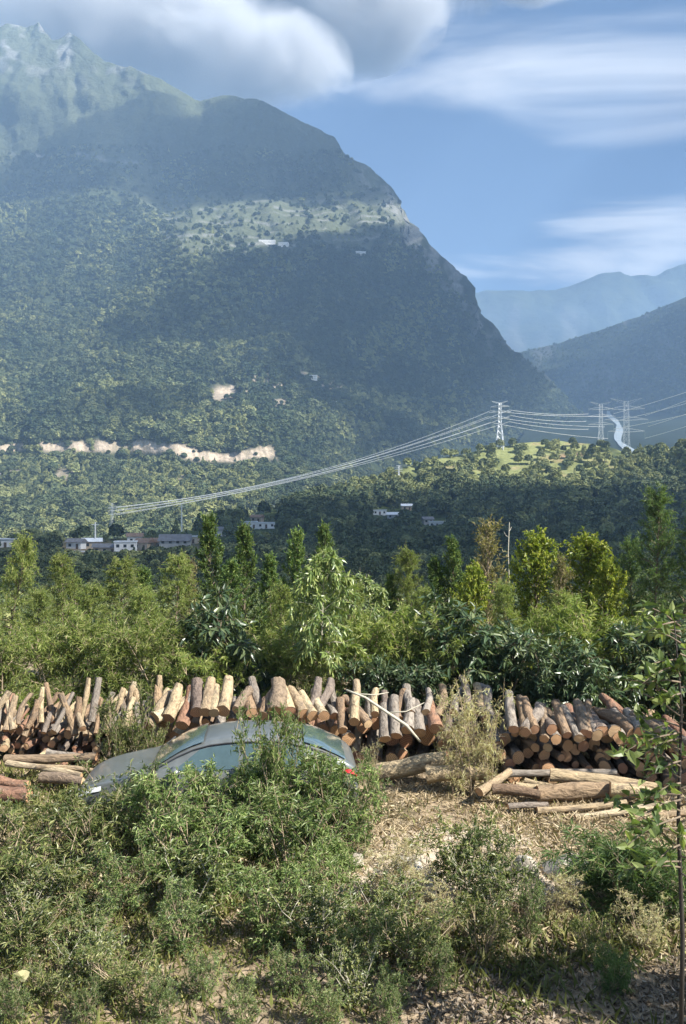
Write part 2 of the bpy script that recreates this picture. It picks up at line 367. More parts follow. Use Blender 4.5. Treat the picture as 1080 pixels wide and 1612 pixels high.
# --- valley floor, the right-hand mountain and the far range
def relief_far(s, amp, seed):
    def f(V, PX, PY, T):
        x, y, z = V[..., 0], V[..., 1], V[..., 2]; e = smooth01(T, 0, 0.15)
        V[..., 1] += e * amp * fbm(x / (s * 1.0), z / (s * 2.2), 0, 5, seed, 0.55, True)
        V[..., 2] += e * amp * 0.10 * fbm(x / (s * .4), y / (s * .4), 0, 4, seed + 3)
        return V
    return f
rt_sky = [(560, 735), (760, 700), (850, 640), (880, 612), (905, 580), (930, 552), (960, 532), (1000, 508), (1040, 486), (1080, 468), (1150, 440), (1300, 380), (1600, 300)]
rt_sky = [(560, 700), (700, 650), (770, 590), (800, 563), (830, 549), (870, 541), (905, 531), (940, 521), (980, 508), (1015, 495), (1050, 481), (1080, 468), (1150, 440), (1300, 380), (1600, 300)]
def rt_depth(PX, PY, T): return 1500 + 2600 * T ** 0.9 + np.clip(1000 - PX, -200, 200) * 2.0 * T
RIGHT = Layer(rt_sky, 790, rt_depth, 560, 1560, 170, 150, relief_far(420, 110, 71), (0.2, 0.6))
rc = np.zeros(RIGHT.PX.shape + (3,)); rc[..., 1] = 0.5 * smooth01(fbm(RIGHT.PX / 30, RIGHT.PY / 60, 0, 4, 73), 0.15, 0.4)
obj('mountain', RIGHT.mesh('mountain', MT_FAR, rc), kind='structure')
far_sky = [(500, 470), (700, 462), (755, 454), (800, 456), (830, 457), (870, 450), (920, 437), (960, 424), (985, 421), (1010, 421), (1045, 425), (1062, 418), (1080, 412), (1200, 370), (1500, 330), (1700, 320)]
def far_depth(PX, PY, T): return 4200 + 4300 * T ** 0.8
FAR = Layer(far_sky, 720, far_depth, 480, 1700, 200, 150, relief_far(900, 330, 81), (0.25, 0.5))
fc = np.zeros(FAR.PX.shape + (3,)); fc[..., 1] = smooth01(FAR.PX, 740, 790) * smooth01(-FAR.PX, -1010, -880) * smooth01(FAR.PY, 470, 490) * smooth01(fbm(FAR.PX / 14, FAR.PY / 70, 0, 4, 83), -0.1, 0.4) * .4
obj('mountain', FAR.mesh('mountain', MT_FAR, fc), kind='structure')
# ------------------------------------------------------------------ leaf-sized faces and far woods
def leaf_faces(base, d, nrm, ln, wd, bend=0.0, seg=1):
    """diamond leaves (seg=1: two triangles; seg=2: a folded, bent blade of four) at base, along d, facing nrm"""
    base = np.asarray(base, float); d = np.asarray(d, float); nrm = np.asarray(nrm, float); n = len(base)
    d = d / (np.linalg.norm(d, axis=1, keepdims=True) + 1e-9)
    s = np.cross(d, nrm); s = s / (np.linalg.norm(s, axis=1, keepdims=True) + 1e-9); u = np.cross(s, d)
    ln = np.broadcast_to(ln, n)[:, None]; wd = np.broadcast_to(wd, n)[:, None]
    if seg == 1:
        v = np.stack([base, base + d * ln * 0.42 + s * wd * 0.5 + u * wd * 0.22, base + d * ln - u * ln * bend, base + d * ln * 0.42 - s * wd * 0.5 + u * wd * 0.22], 1)
        i = np.arange(n)[:, None] * 4
        f = np.concatenate([i + np.array([[0, 1, 2]]), i + np.array([[0, 2, 3]])], 0)
    else:
        m1 = base + d * ln * 0.35; m2 = base + d * ln * 0.7 - u * ln * bend * 0.45
        v = np.stack([base, m1 + s * wd * 0.5 + u * wd * 0.2, m2 + s * wd * 0.36 + u * wd * 0.15, base + d * ln - u * ln * bend, m2 - s * wd * 0.36 + u * wd * 0.15, m1 - s * wd * 0.5 + u * wd * 0.2, m1, m2], 1)
        i = np.arange(n)[:, None] * 8
        f = np.concatenate([i + np.array([q]) for q in ([0, 1, 6], [0, 6, 5], [1, 2, 6], [2, 7, 6], [7, 4, 6], [4, 5, 6], [2, 3, 7], [3, 4, 7])], 0)
    return v.reshape(-1, 3), f
def rand_dirs(n, r): 
    v = r.normal(size=(n, 3)); return v / np.linalg.norm(v, axis=1, keepdims=True)
def far_tree_mesh(name, kind, mat, seed, n):
    """a small crown of leaf clumps, one unit tall"""
    r = np.random.default_rng(seed)
    if kind == 'cone':
        h = 1 - r.random(n) ** 0.62; h = np.clip(h, 0.05, 1); a = r.random(n) * 6.283; rad = (1.03 - h) * 0.27 * (0.75 + 0.3 * r.random(n)) * (1 + 0.25 * np.sin(a * 3 + seed))
        p = np.stack([rad * np.cos(a), rad * np.sin(a), h * 0.97], 1); out = np.stack([np.cos(a), np.sin(a), 0.25 + 0 * a], 1); L_, W_ = 0.17, 0.12
    else:
        d = rand_dirs(n, r); d[:, 2] = np.abs(d[:, 2]) * 1.2 - 0.35
        k = 1 + 0.35 * fbm(d[:, 0] * 1.7 + seed, d[:, 1] * 1.7, d[:, 2] * 1.7, 3, seed)
        rr = (0.80 + 0.2 * r.random(n)) * k
        p = np.stack([d[:, 0] * 0.36 * rr, d[:, 1] * 0.36 * rr, 0.56 + d[:, 2] * 0.44 * rr], 1); out = d + 0.2; L_, W_ = 0.25, 0.20
    dirs = np.cross(out, r.normal(size=(n, 3))) + 0.25 * out; nrm = out * 1.0 + r.normal(size=(n, 3)) * 0.3 + np.array([0, 0, 0.3])
    v, f = leaf_faces(p - dirs / np.linalg.norm(dirs, axis=1, keepdims=True) * L_ * 0.5, dirs, nrm, L_ * (0.7 + 0.6 * r.random(n)), W_ * (0.7 + 0.6 * r.random(n)), 0.15)
    # trunk
    t = MB().tube([(0, 0, -0.12), (0, 0, 0.5)], [0.02, 0.012], 4, False)
    tv = np.array([tuple(q) for q in t.v]); tf = np.array([(a, b, c) for a, b, c, d_ in t.f] + [(a, c, d_) for a, b, c, d_ in t.f])
    return mesh_np(name, np.concatenate([v, tv]), np.concatenate([f, tf + len(v)]), [mat])
def far_leaf(name, c1, c2, c3):
    m, N, L = new_mat(name); oi = N.new('ShaderNodeObjectInfo'); g = N.new('ShaderNodeNewGeometry')
    a = N.new('ShaderNodeMath'); a.operation = 'MULTIPLY_ADD'; L.new(oi.outputs['Random'], a.inputs[0]); a.inputs[1].default_value = 0.42
    b = N.new('ShaderNodeMath'); b.operation = 'MULTIPLY'; L.new(g.outputs['Random Per Island'], b.inputs[0]); b.inputs[1].default_value = 0.4; L.new(b.outputs[0], a.inputs[2])
    col = ramp(N, L, a.outputs[0], [(0.05, c1), (0.55, c2), (0.95, c3)])
    return finish(m, N, L, col, 0.75, 0.15)
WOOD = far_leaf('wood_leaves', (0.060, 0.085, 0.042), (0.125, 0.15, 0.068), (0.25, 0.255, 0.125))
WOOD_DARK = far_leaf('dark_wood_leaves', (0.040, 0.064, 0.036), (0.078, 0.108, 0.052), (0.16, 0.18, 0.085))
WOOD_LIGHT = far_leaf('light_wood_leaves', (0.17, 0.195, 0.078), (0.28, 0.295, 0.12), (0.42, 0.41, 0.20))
proto_col = bpy.data.collections.new('wood_kinds')
def proto(i, me):
    o = bpy.data.objects.new('wood_kind_%02d' % i, me); proto_col.objects.link(o)
specs = [('cone', WOOD_DARK), ('cone', WOOD), ('round', WOOD), ('round', WOOD_DARK), ('round', WOOD), ('round', WOOD_LIGHT), ('cone', WOOD_LIGHT)]
for i, (k, m) in enumerate(specs): proto(i, far_tree_mesh('wood_kind', k, m, 100 + i, 150 if k == 'cone' else 170))
def gn_group():
    g = bpy.data.node_groups.new('scatter', 'GeometryNodeTree')
    g.interface.new_socket('Geometry', in_out='INPUT', socket_type='NodeSocketGeometry'); g.interface.new_socket('Geometry', in_out='OUTPUT', socket_type='NodeSocketGeometry')
    N, L = g.nodes, g.links; gi = N.new('NodeGroupInput'); go = N.new('NodeGroupOutput'); ip = N.new('GeometryNodeInstanceOnPoints'); ci = N.new('GeometryNodeCollectionInfo')
    ci.inputs['Collection'].default_value = proto_col; ci.inputs['Separate Children'].default_value = True; ci.inputs['Reset Children'].default_value = True
    def at(name, t):
        n = N.new('GeometryNodeInputNamedAttribute'); n.data_type = t; n.inputs['Name'].default_value = name; return n.outputs['Attribute']
    L.new(gi.outputs[0], ip.inputs['Points']); L.new(ci.outputs[0], ip.inputs['Instance']); ip.inputs['Pick Instance'].default_value = True
    L.new(at('pick', 'INT'), ip.inputs['Instance Index']); L.new(at('size', 'FLOAT_VECTOR'), ip.inputs['Scale']); L.new(at('turn', 'FLOAT_VECTOR'), ip.inputs['Rotation'])
    L.new(ip.outputs[0], go.inputs[0]); return g
SCATTER = gn_group()
def scatter(name, pts, size, pick, wide=1.0, **props):
    n = len(pts); me = bpy.data.meshes.new(name); me.vertices.add(n); me.vertices.foreach_set('co', np.asarray(pts, np.float32).ravel())
    a = me.attributes.new('pick', 'INT', 'POINT'); a.data.foreach_set('value', np.asarray(pick, np.int32))
    a = me.attributes.new('size', 'FLOAT_VECTOR', 'POINT'); s = np.stack([size * wide, size * wide, size], 1).astype(np.float32); a.data.foreach_set('vector', s.ravel())
    a = me.attributes.new('turn', 'FLOAT_VECTOR', 'POINT'); t = np.zeros((n, 3), np.float32); t[:, 2] = rng.random(n) * 6.283; t[:, :2] = rng.normal(size=(n, 2)) * 0.06; a.data.foreach_set('vector', t.ravel())
    o = obj(name, me, kind='stuff', **props); md = o.modifiers.new('scatter', 'NODES'); md.node_group = SCATTER; return o
def grid_lookup(layer, arr, px, py):
    ci = np.clip(((px - layer.px[0]) / (layer.px[-1] - layer.px[0]) * (layer.nx - 1)).astype(int), 0, layer.nx - 1)
    sk = np.interp(px, layer.px, layer.sky); t = np.clip((py - layer.base) / (sk - layer.base), 0, 1) ** (1 / 0.9)
    return arr[np.clip((t * (layer.nt - 1)).astype(int), 0, layer.nt - 1), ci]
# woods on the big mountain
def mountain_woods():
    n = 115000
    px = rng.uniform(-140, 960, n); py = rng.uniform(230, 900, n)
    sk = np.interp(px, MTN.px, MTN.sky); ok = py > sk + 3
    px, py = px[ok], py[ok]
    m = grid_lookup(MTN, mc, px, py); m_up = np.maximum.reduce([grid_lookup(MTN, mc, px + ox, py - oy)[:, 0] for ox, oy in ((0, 9), (0, 17), (-5, 12), (5, 12))])
    dens = 1 - np.clip(m[:, 0] * 1.6 + m[:, 1] * 0.9 + m[:, 2] * 0.72, 0, 1)
    dens *= 1 - smooth01(px, 545, 590) * smooth01(-px, -820, -760) * smooth01(-(py - np.interp(px, MTN.px, MTN.sky)), -50, -18)
    dens *= 1 - .88 * np.clip(m_up * 1.5, 0, 1)
    gul = fbm(px / 34 + py / 160, py / 110, 0, 4, 97); dens *= 0.6 + 0.4 * smooth01(gul, -.35, .05)
    dens *= np.where(py < 395 - 75 * smooth01(-px, -300, -230), 0.62, 1.0) * (0.55 + 0.45 * smooth01(fbm(px / 40, py / 25, 0, 3, 91), -0.5, 0.1))
    k = rng.random(len(px)) < dens; px, py = px[k], py[k]
    gul2 = fbm(px / 26 + py / 120, py / 60, 0, 4, 98); V = MTN.at(px, py); nn = fbm(px / 70, py / 45, 0, 3, 93) + 0.6 * gul2 + 0.10 * smooth01(-px, -420, -300) + 0.34 * smooth01(py, 600, 720) * smooth01(-px, -480, -400) + rng.normal(size=len(px)) * 0.10  # paler crowns on the left slope, most at its foot, imitate sunshine
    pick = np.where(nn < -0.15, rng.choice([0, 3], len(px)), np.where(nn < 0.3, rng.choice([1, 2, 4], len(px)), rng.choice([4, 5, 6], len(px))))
    size = np.clip(rng.lognormal(2.2, .33, len(px)), 4, 20) * np.where(py > 700, 0.75, 1.0)
    V[:, 2] -= 1.0
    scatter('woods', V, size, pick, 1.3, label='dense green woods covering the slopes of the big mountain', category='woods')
mountain_woods()
def hillside_woods():
    n = 20000
    px = rng.uniform(-140, 1220, n); py = rng.uniform(690, 1000, n); sk = np.interp(px, HILL.px, HILL.sky); ok = py > sk + 1
    px, py = px[ok], py[ok]; m = grid_lookup(HILL, hc, px, py)
    top = smooth01(-py, -790, -740)
    dens = (1 - np.clip(m[:, 0] * 1.5, 0, 1)) * np.where((py < 768) & (px > 540) & (px < 985), 0.42 - 0.28 * m[:, 2], 0.9)
    vill = ((px > 95) & (px < 330) & (py > 838) & (py < 872)) | ((px > 375) & (px < 445) & (py > 812) & (py < 838)) | ((px > 572) & (px < 624) & (py > 797) & (py < 818)) | ((px > 665) & (px < 715) & (py > 812) & (py < 830))
    dens = np.where(vill, 0.16, dens)
    k = rng.random(len(px)) < dens; px, py = px[k], py[k]; hx = np.array([h[1] for h in HS if h[0] is HILL]); hy = np.array([h[2] for h in HS if h[0] is HILL])
    near = ((np.abs(px[:, None] - hx) < 15) & (py[:, None] > hy - 3) & (py[:, None] < hy + 17)).any(1); px, py = px[~near], py[~near]; V = HILL.at(px, py)
    nn = fbm(px / 60, py / 25, 0, 3, 95) + rng.normal(size=len(px)) * 0.22 + 1.1 * smooth01(-py, -785, -755) * smooth01(px, 440, 560)  # paler crown picks toward the knoll crest stand in for sunlight
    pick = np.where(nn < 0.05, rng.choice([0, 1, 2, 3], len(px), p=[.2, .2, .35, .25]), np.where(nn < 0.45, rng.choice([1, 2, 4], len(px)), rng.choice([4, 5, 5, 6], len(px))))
    size = np.clip(V[:, 1] / F * rng.uniform(11, 30, len(px)), 2.5, 10.5); V[:, 2] -= 0.4
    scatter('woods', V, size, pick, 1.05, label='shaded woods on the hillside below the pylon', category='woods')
def right_woods():
    n = 9000; px = rng.uniform(760, 1200, n); py = rng.uniform(480, 790, n); sk = np.interp(px, RIGHT.px, RIGHT.sky); ok = py > sk + 2
    px, py = px[ok], py[ok]; V = RIGHT.at(px, py)
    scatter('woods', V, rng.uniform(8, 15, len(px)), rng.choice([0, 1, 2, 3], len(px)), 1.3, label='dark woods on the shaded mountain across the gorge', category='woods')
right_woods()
# ------------------------------------------------------------------ houses, road, river, pylons and power lines
W_WHITE = flat_mat('white_render', (0.72, 0.71, 0.68), 0.85, 0.2, 0.12, 0.4)
W_TAN = flat_mat('tan_render', (0.46, 0.38, 0.28), 0.9, 0.2, 0.2, 0.4)
W_GREY = flat_mat('grey_block', (0.36, 0.36, 0.35), 0.9, 0.2, 0.2, 0.4)
R_GREY = flat_mat('grey_tiles', (0.16, 0.16, 0.17), 0.8, 0.2, 0.25, 0.6)
R_PALE = flat_mat('pale_sheet_roof', (0.62, 0.64, 0.66), 0.5, 0.4, 0.12, 0.5)
R_BROWN = flat_mat('brown_tiles', (0.22, 0.15, 0.11), 0.85, 0.2, 0.25, 0.6)
DARKGLASS = flat_mat('dark_window', (0.03, 0.035, 0.04), 0.15, 0.5, 0.1)
DOORWOOD = flat_mat('door_wood', (0.12, 0.08, 0.05), 0.7, 0.3)
def house(loc, w, d, h, wall, roof, label, rot=0.0, flat=False):
    t = thing('house', label, 'house', tuple(loc), rot, 'village houses')
    MB().box((-w / 2, -d / 2, -3), (w / 2, d / 2, h)).build('wall', wall, t)
    e = 0.7
    if flat:
        m = MB().box((-w / 2 - e / 2, -d / 2 - e / 2, h), (w / 2 + e / 2, d / 2 + e / 2, h + 0.5))
    else:
        r = h + d * 0.32; x0, x1, y0, y1 = -w / 2 - e, w / 2 + e, -d / 2 - e, d / 2 + e
        m = MB().poly([(x0, y0, h - .1), (x1, y0, h - .1), (x1, y1, h - .1), (x0, y1, h - .1), (x0, 0, r), (x1, 0, r)], [(0, 1, 5, 4), (2, 3, 4, 5), (1, 2, 5), (3, 0, 4), (3, 2, 1, 0)])
    m.build('roof', roof, t)
    n = max(2, int(w / 3)); fl = 2 if h > 5 else 1
    for f in range(fl):
        for i in range(n):
            x = -w / 2 + (i + 0.5) * w / n; z = 1.0 + 3.0 * f
            if f == 0 and i == n // 2: MB().box((x - .6, -d / 2 - .06, 0), (x + .6, -d / 2 - .003, 2.2)).build('door', DOORWOOD, t)
            else: MB().box((x - .65, -d / 2 - .05, z), (x + .65, -d / 2 - .003, z + 1.3)).build('window', DARKGLASS, t)
    return t
HS = [(HILL, 198, 864, 9, 7, 6.2, W_WHITE, R_PALE, 'white two-storey house with a pale roof in the middle of the village', .15, True),
 (HILL, 172, 863, 13, 5, 3.0, W_TAN, R_GREY, 'long low tan house with a grey roof beside the white village house', .1, False),
 (HILL, 228, 859, 8, 6, 3.4, W_TAN, R_BROWN, 'small tan house with a brown gable roof in the village', -.5, False),
 (HILL, 250, 858, 8, 6, 3.2, W_GREY, R_BROWN, 'grey block house with a brown gable roof beside the dark barn', -.4, False),
 (HILL, 276, 860, 13, 9, 5.2, W_GREY, R_GREY, 'large dark barn with a grey gable roof at the end of the village', .05, False),
 (HILL, 145, 858, 8, 5, 3.2, W_TAN, R_PALE, 'small tan house with a pale roof at the near end of the village', .3, False),
 (HILL, 6, 862, 14, 6, 3.4, W_WHITE, R_PALE, 'white flat-roofed house at the left edge of the picture', 0, True),
 (MTN, 318, 828, 8, 6, 3.5, W_WHITE, R_PALE, 'white house with a pale roof above the barn', .2, True),
 (MTN, 334, 831, 9, 6, 3.2, W_WHITE, R_GREY, 'white house with a grey gable roof above the barn', -.2, False),
 (HILL, 394, 836, 8, 6, 3.6, W_WHITE, R_PALE, 'white flat-roofed house left of the pair at the foot of the mountain', .1, True),
 (HILL, 419, 836, 10, 5, 3.0, W_WHITE, R_PALE, 'long white flat-roofed house right of the pair at the foot of the mountain', .1, True),
 (HILL, 405, 824, 7, 5, 3.0, W_TAN, R_BROWN, 'small brown-roofed house just above the white pair', -.3, False),
 (HILL, 597, 812, 9, 5, 3.0, W_WHITE, R_PALE, 'pale-roofed house in the trees at the foot of the knoll', .15, True),
 (HILL, 620, 817, 8, 5, 2.8, W_GREY, R_PALE, 'grey house with a pale roof in the trees at the foot of the knoll', -.2, False),
 (HILL, 690, 829, 10, 5, 3.2, W_WHITE, R_PALE, 'white house among shaded trees on the lower hillside', -.35, True),
 (HILL, 673, 826, 6, 5, 2.8, W_GREY, R_GREY, 'small grey-roofed house among shaded trees on the lower hillside', .2, False),
 (MTN, 351, 580, 15, 9, 9, W_WHITE, R_PALE, 'tall white building above the orange scar on the big mountain', .1, True),
 (MTN, 491, 594, 16, 9, 7, W_WHITE, R_PALE, 'white building among trees on the dark flank of the mountain', -.1, True),
 (MTN, 520, 632, 20, 9, 5, W_WHITE, R_PALE, 'long white building low on the dark flank of the mountain', .1, True),
 (MTN, 420, 376, 40, 12, 8, W_WHITE, R_PALE, 'long white building on the high terraced bench', .05, True),
 (MTN, 447, 378, 24, 12, 8, W_WHITE, R_PALE, 'shorter white building on the high terraced bench', -.1, True),
 (MTN, 566, 400, 30, 12, 8, W_WHITE, R_PALE, 'white building at the right edge of the high bench', .2, True)]
HS += [(HILL, 120, 861, 7, 5, 3.0, W_WHITE, R_GREY, 'small white house with a grey roof at the left end of the village road', -.2, False), (HILL, 212, 853, 7, 5, 3.4, W_WHITE, R_BROWN, 'white house with a brown roof just behind the two-storey house', .3, False), (HILL, 300, 852, 8, 5, 3.2, W_TAN, R_PALE, 'tan house with a pale roof right of the dark barn', -.1, True), (HILL, 345, 843, 8, 5, 3.2, W_WHITE, R_GREY, 'white gable-roofed house alone between the barn and the white pair', .2, False), (HILL, 640, 806, 7, 5, 3, W_TAN, R_PALE, 'tan house with a pale roof on the upper edge of the knoll foot', .1, False)]
for L_, px, py, w, d, h, wm, rm, lab, rot, flat in HS:
    p = L_.at(np.array([px]), np.array([py]))[0]; house(p, w, d, h, wm, rm, lab, rot, flat)
def ribbon(pts, wid, lift):
    pts = [np.asarray(p, float) for p in pts]; v = []
    for i, p in enumerate(pts):
        d = pts[min(i + 1, len(pts) - 1)] - pts[max(i - 1, 0)]; s = np.array([-d[1], d[0], 0]); s /= np.linalg.norm(s) + 1e-9
        w = wid[i] if hasattr(wid, '__len__') else wid
        v += [p + s * w / 2 + [0, 0, lift], p - s * w / 2 + [0, 0, lift]]
    return v, [(2 * i, 2 * i + 1, 2 * i + 3, 2 * i + 2) for i in range(len(pts) - 1)]
ROADM = flat_mat('pale_concrete_road', (0.45, 0.43, 0.39), 0.9, 0.2, 0.12, 0.2)
pp = np.interp(np.linspace(0, 4, 40), range(5), [40, 110, 170, 230, 310]); qq = np.interp(np.linspace(0, 4, 40), range(5), [872, 866, 869, 871, 866])
v, f = ribbon(HILL.at(pp, qq), 5.0, 0.9); MB().poly(v, f).build('road', ROADM, kind='structure')
# valley floor and river beyond the knoll
vf = []
cx = [1005, 985, 978, 968, 972, 955, 948]; cpy = [722, 706, 690, 672, 660, 648, 640]; cD = [1350, 1560, 1850, 2200, 2500, 2900, 3300]
tt = np.linspace(0, 6, 60); cxs = np.interp(tt, range(7), cx) + 6 * np.sin(tt * 2.6); cps = np.interp(tt, range(7), cpy); cDs = np.interp(tt, range(7), cD)
path = P(cxs, cps, cDs)
VF = flat_mat('valley_scrub', (0.018, 0.027, 0.016), 0.95, 0.1, 0.4, 0.02)
v, f = ribbon(path, np.linspace(300, 620, 60), -2.0); MB().poly(v, f).build('valley_floor', VF, kind='structure')
WATER = flat_mat('river_water', (0.36, 0.41, 0.43), 0.25, 0.5, 0.15, 0.02)
v, f = ribbon(path, 9 + 9 * np.abs(np.sin(tt * 1.9)), 0.0); MB().poly(v, f).build('river', WATER, kind='structure')

STEEL = flat_mat('galvanised_steel', (0.62, 0.64, 0.65), 0.45, 0.5, 0.1, 0.3, 0.3)
GLASSY = flat_mat('insulator_glass', (0.35, 0.42, 0.42), 0.25, 0.5)
def hill_pt(px, D):
    V = HILL.V.reshape(-1, 3); x = (px - 540) / F * D; i = np.argmin((V[:, 0] - x) ** 2 + (V[:, 1] - D) ** 2); return np.array([x, D, V[i, 2]])
def pylon(loc, H, label, k=1.0, rot=0.0):
    t = thing('pylon', label, 'pylon', tuple(loc), rot, 'steel pylons on the knoll')
    b = 0.085 * H; tw = 0.022 * H; r = 0.30 * k
    def hw(z): return np.interp(z, [0, H * .55, H], [b, tw * 1.35, tw])
    lv = [0, .16, .30, .42, .53, .63, .73, .82, .91, 1.0]
    for sx in (-1, 1):
        for sy in (-1, 1):
            MB().tube([(sx * hw(H * q), sy * hw(H * q), H * q - (1.5 if q == 0 else 0)) for q in (0, .55, 1)], [r * 1.35, r, r * .8], 5).build('leg', STEEL, t)
    br = MB()
    for a, c in zip(lv[:-1], lv[1:]):
        w0, w1, z0, z1 = hw(a * H), hw(c * H), a * H, c * H
        for s in (-1, 1):
            br.tube([(-w0, s * w0, z0), (w1, s * w1, z1)], r * .55, 4); br.tube([(w0, s * w0, z0), (-w1, s * w1, z1)], r * .55, 4)
            br.tube([(s * w0, -w0, z0), (s * w1, w1, z1)], r * .55, 4); br.tube([(-w1, s * w1, z1), (w1, s * w1, z1)], r * .5, 4)
    br.build('bracing', STEEL, t)
    tips = []
    for q, ext in ((.66, .20), (.79, .235), (.91, .20)):
        z = q * H; m = MB(); w = hw(z)
        for s in (-1, 1):
            tip = (s * ext * H, 0, z + .01 * H)
            for sy in (-1, 1): m.tube([(0, sy * w, z), tip], r * .75, 4); m.tube([(0, sy * w, z + .045 * H), tip], r * .6, 4)
            ins = MB()
            for n_ in range(6): ins.tube([(tip[0], 0, z - .012 * H * n_), (tip[0], 0, z - .012 * H * (n_ + .6))], [.42 * k, .2 * k], 6)
            ins.build('insulator', GLASSY, t); tips.append((loc[0] + tip[0] * math.cos(rot), loc[1] + tip[0] * math.sin(rot), loc[2] + z - .07 * H))
        m.build('crossarm', STEEL, t)
    m = MB()
    for s in (-1, 1): m.tube([(s * tw, 0, H), (s * .17 * H, 0, H * 1.035)], r * .7, 4); m.tube([(s * tw, 0, H * .97), (s * .17 * H, 0, H * 1.035)], r * .5, 4)
    m.build('earth_wire_arm', STEEL, t)
    return tips
p1 = hill_pt(787, 893); T1 = pylon(p1 - [0, 0, 1], 47, 'tall lattice steel pylon on the crest of the sunlit knoll', 1.25, -.35)
p2 = hill_pt(946, 960); T2 = pylon(p2, 4.8 + (806 - 636) / F * 960 - p2[2], 'lattice steel pylon behind the knoll, beside the river gap', .42, -.1)
p3 = hill_pt(986, 990); T3 = pylon(p3, 4.8 + (806 - 632) / F * 990 - p3[2], 'lattice steel pylon behind the knoll, farthest right of the pylons', .42, -.1)
p4 = hill_pt(628, 770); T4 = pylon(p4, 15, 'small distribution pylon on the sunlit shoulder of the knoll', .6, -.3)
WIRE = flat_mat('aluminium_wire', (0.70, 0.71, 0.72), 0.35, 0.5, 0.05, 0.1, 0.4)
def wire(a, b, sag, r, label, group):
    a, b = np.array(a), np.array(b); pts = [a + (b - a) * s - np.array([0, 0, 4 * sag * s * (1 - s)]) for s in np.linspace(0, 1, 25)]
    MB().tube(pts, r, 4).build('power_line', WIRE, label=label, category='power line', group=group)
WHITEPOST = flat_mat('white_concrete_pole', (0.68, 0.68, 0.64), 0.8, 0.2, 0.1)
def utility_pole(loc, H, label):
    t = thing('utility_pole', label, 'utility pole', tuple(loc), 0.2, 'concrete utility poles in the village')
    MB().tube([(0, 0, -1), (0, 0, H)], [.42, .3], 8).build('post', WHITEPOST, t); MB().box((-1.6, -.12, H - 1.2), (1.6, .12, H - .9)).build('crossarm', STEEL, t)
for px, py, H, lab in ((150, 858, 12, 'white concrete pole standing over the long tan village house'), (286, 838, 15, 'white concrete pole standing behind the dark barn')):
    pl = HILL.at(np.array([px]), np.array([py]))[0]; utility_pole(pl, H, lab)
p5 = MTN.at(np.array([166.]), np.array([838.]))[0]; T5 = pylon(p5, 27, 'slim far pylon in the trees where the lines reach the mountain foot', .3, -.6)
ends = [T5[4], T5[5], T5[2], T5[3], T5[0], T5[1]]
O6 = ['uppermost', 'second highest', 'third highest', 'fourth highest', 'fifth highest', 'lowest']
for w6, a, b, sg in zip(O6, [T1[4], T1[5], T1[2], T1[3], T1[0], T1[1]], ends, (16, 14, 13, 11, 10, 8)):
    wire(a, b, sg, 0.19, w6 + ' of the power lines sweeping left from the knoll pylon to the village', 'power lines left of the pylon')
for w6, a, b in zip(('upper right', 'middle right', 'lower right', 'upper left', 'middle left', 'lower left'), [T1[5], T1[3], T1[1], T1[4], T1[2], T1[0]], [T2[4], T2[2], T2[0], T3[4], T3[2], T3[0]]):
    wire(a, b, 2.2, 0.22, 'power line from the %s arm of the knoll pylon to the pylons behind' % w6, 'power lines between the pylons')
for w6, a, (px, py) in zip(('uppermost', 'third highest', 'fifth highest', 'second highest', 'fourth highest', 'lowest'), [T3[5], T3[3], T3[1], T2[5], T2[3], T2[1]], [(1420, 468), (1420, 500), (1420, 534), (1420, 482), (1420, 515), (1420, 550)]):
    wire(a, P(px, py, 800), 7, 0.22, w6 + ' of the power lines climbing away to the right edge', 'power lines right of the pylons')
hillside_woods()
# ------------------------------------------------------------------ near trees and shrubs
BARK = flat_mat('grey_brown_bark', (0.17, 0.135, 0.10), 0.9, 0.2, 0.35, 14, 0, 0.01)
PALEBARK = flat_mat('pale_bark', (0.42, 0.39, 0.31), 0.85, 0.2, 0.2, 14)
TWIG = flat_mat('dry_twig', (0.33, 0.26, 0.18), 0.9, 0.2, 0.25, 10)
LF_FEATHER = leaf_mat('feathery_leaf', (0.105, 0.150, 0.042), (0.210, 0.262, 0.075), (0.37, 0.385, 0.15), 0.42, .5, .3)
LF_CONIF = leaf_mat('conifer_leaf', (0.039, 0.081, 0.029), (0.098, 0.163, 0.044), (0.221, 0.273, 0.078), 0.3, .5, .3)
LF_BROAD = leaf_mat('broad_leaf', (0.065, 0.105, 0.036), (0.15, 0.205, 0.062), (0.31, 0.34, 0.12), 0.32, .35, .45)
LF_DARK = leaf_mat('dark_glossy_leaf', (0.025, 0.050, 0.026), (0.060, 0.098, 0.042), (0.15, 0.18, 0.08), 0.22, .36, .45)
LF_ROUND = leaf_mat('yellow_green_leaf', (0.098, 0.150, 0.023), (0.234, 0.286, 0.042), (0.429, 0.429, 0.078), 0.4, .45, .35)
LF_TALL = leaf_mat('grey_green_needle', (0.058, 0.107, 0.044), (0.111, 0.176, 0.065), (0.221, 0.286, 0.111), 0.35, .5, .3)
LF_RED = leaf_mat('russet_leaf', (0.09, 0.09, 0.035), (0.19, 0.175, 0.07), (0.31, 0.255, 0.13), 0.35, .5, .3)
LF_SHRUB = leaf_mat('shrub_leaf', (0.034, 0.064, 0.022), (0.098, 0.150, 0.046), (0.27, 0.325, 0.12), 0.3, .40, .4, 1.2, (.44, .42, .27))
LF_WEED = leaf_mat('weed_leaf', (0.042, 0.064, 0.022), (0.112, 0.145, 0.044), (0.31, 0.315, 0.125), 0.35, .4, .4, 1.5, (.50, .45, .30))
LF_BIG = leaf_mat('bright_shrub_leaf', (0.055, 0.095, 0.03), (0.145, 0.21, 0.062), (0.34, 0.39, 0.16), 0.34, .4, .4, 1.2, (.46, .44, .28))
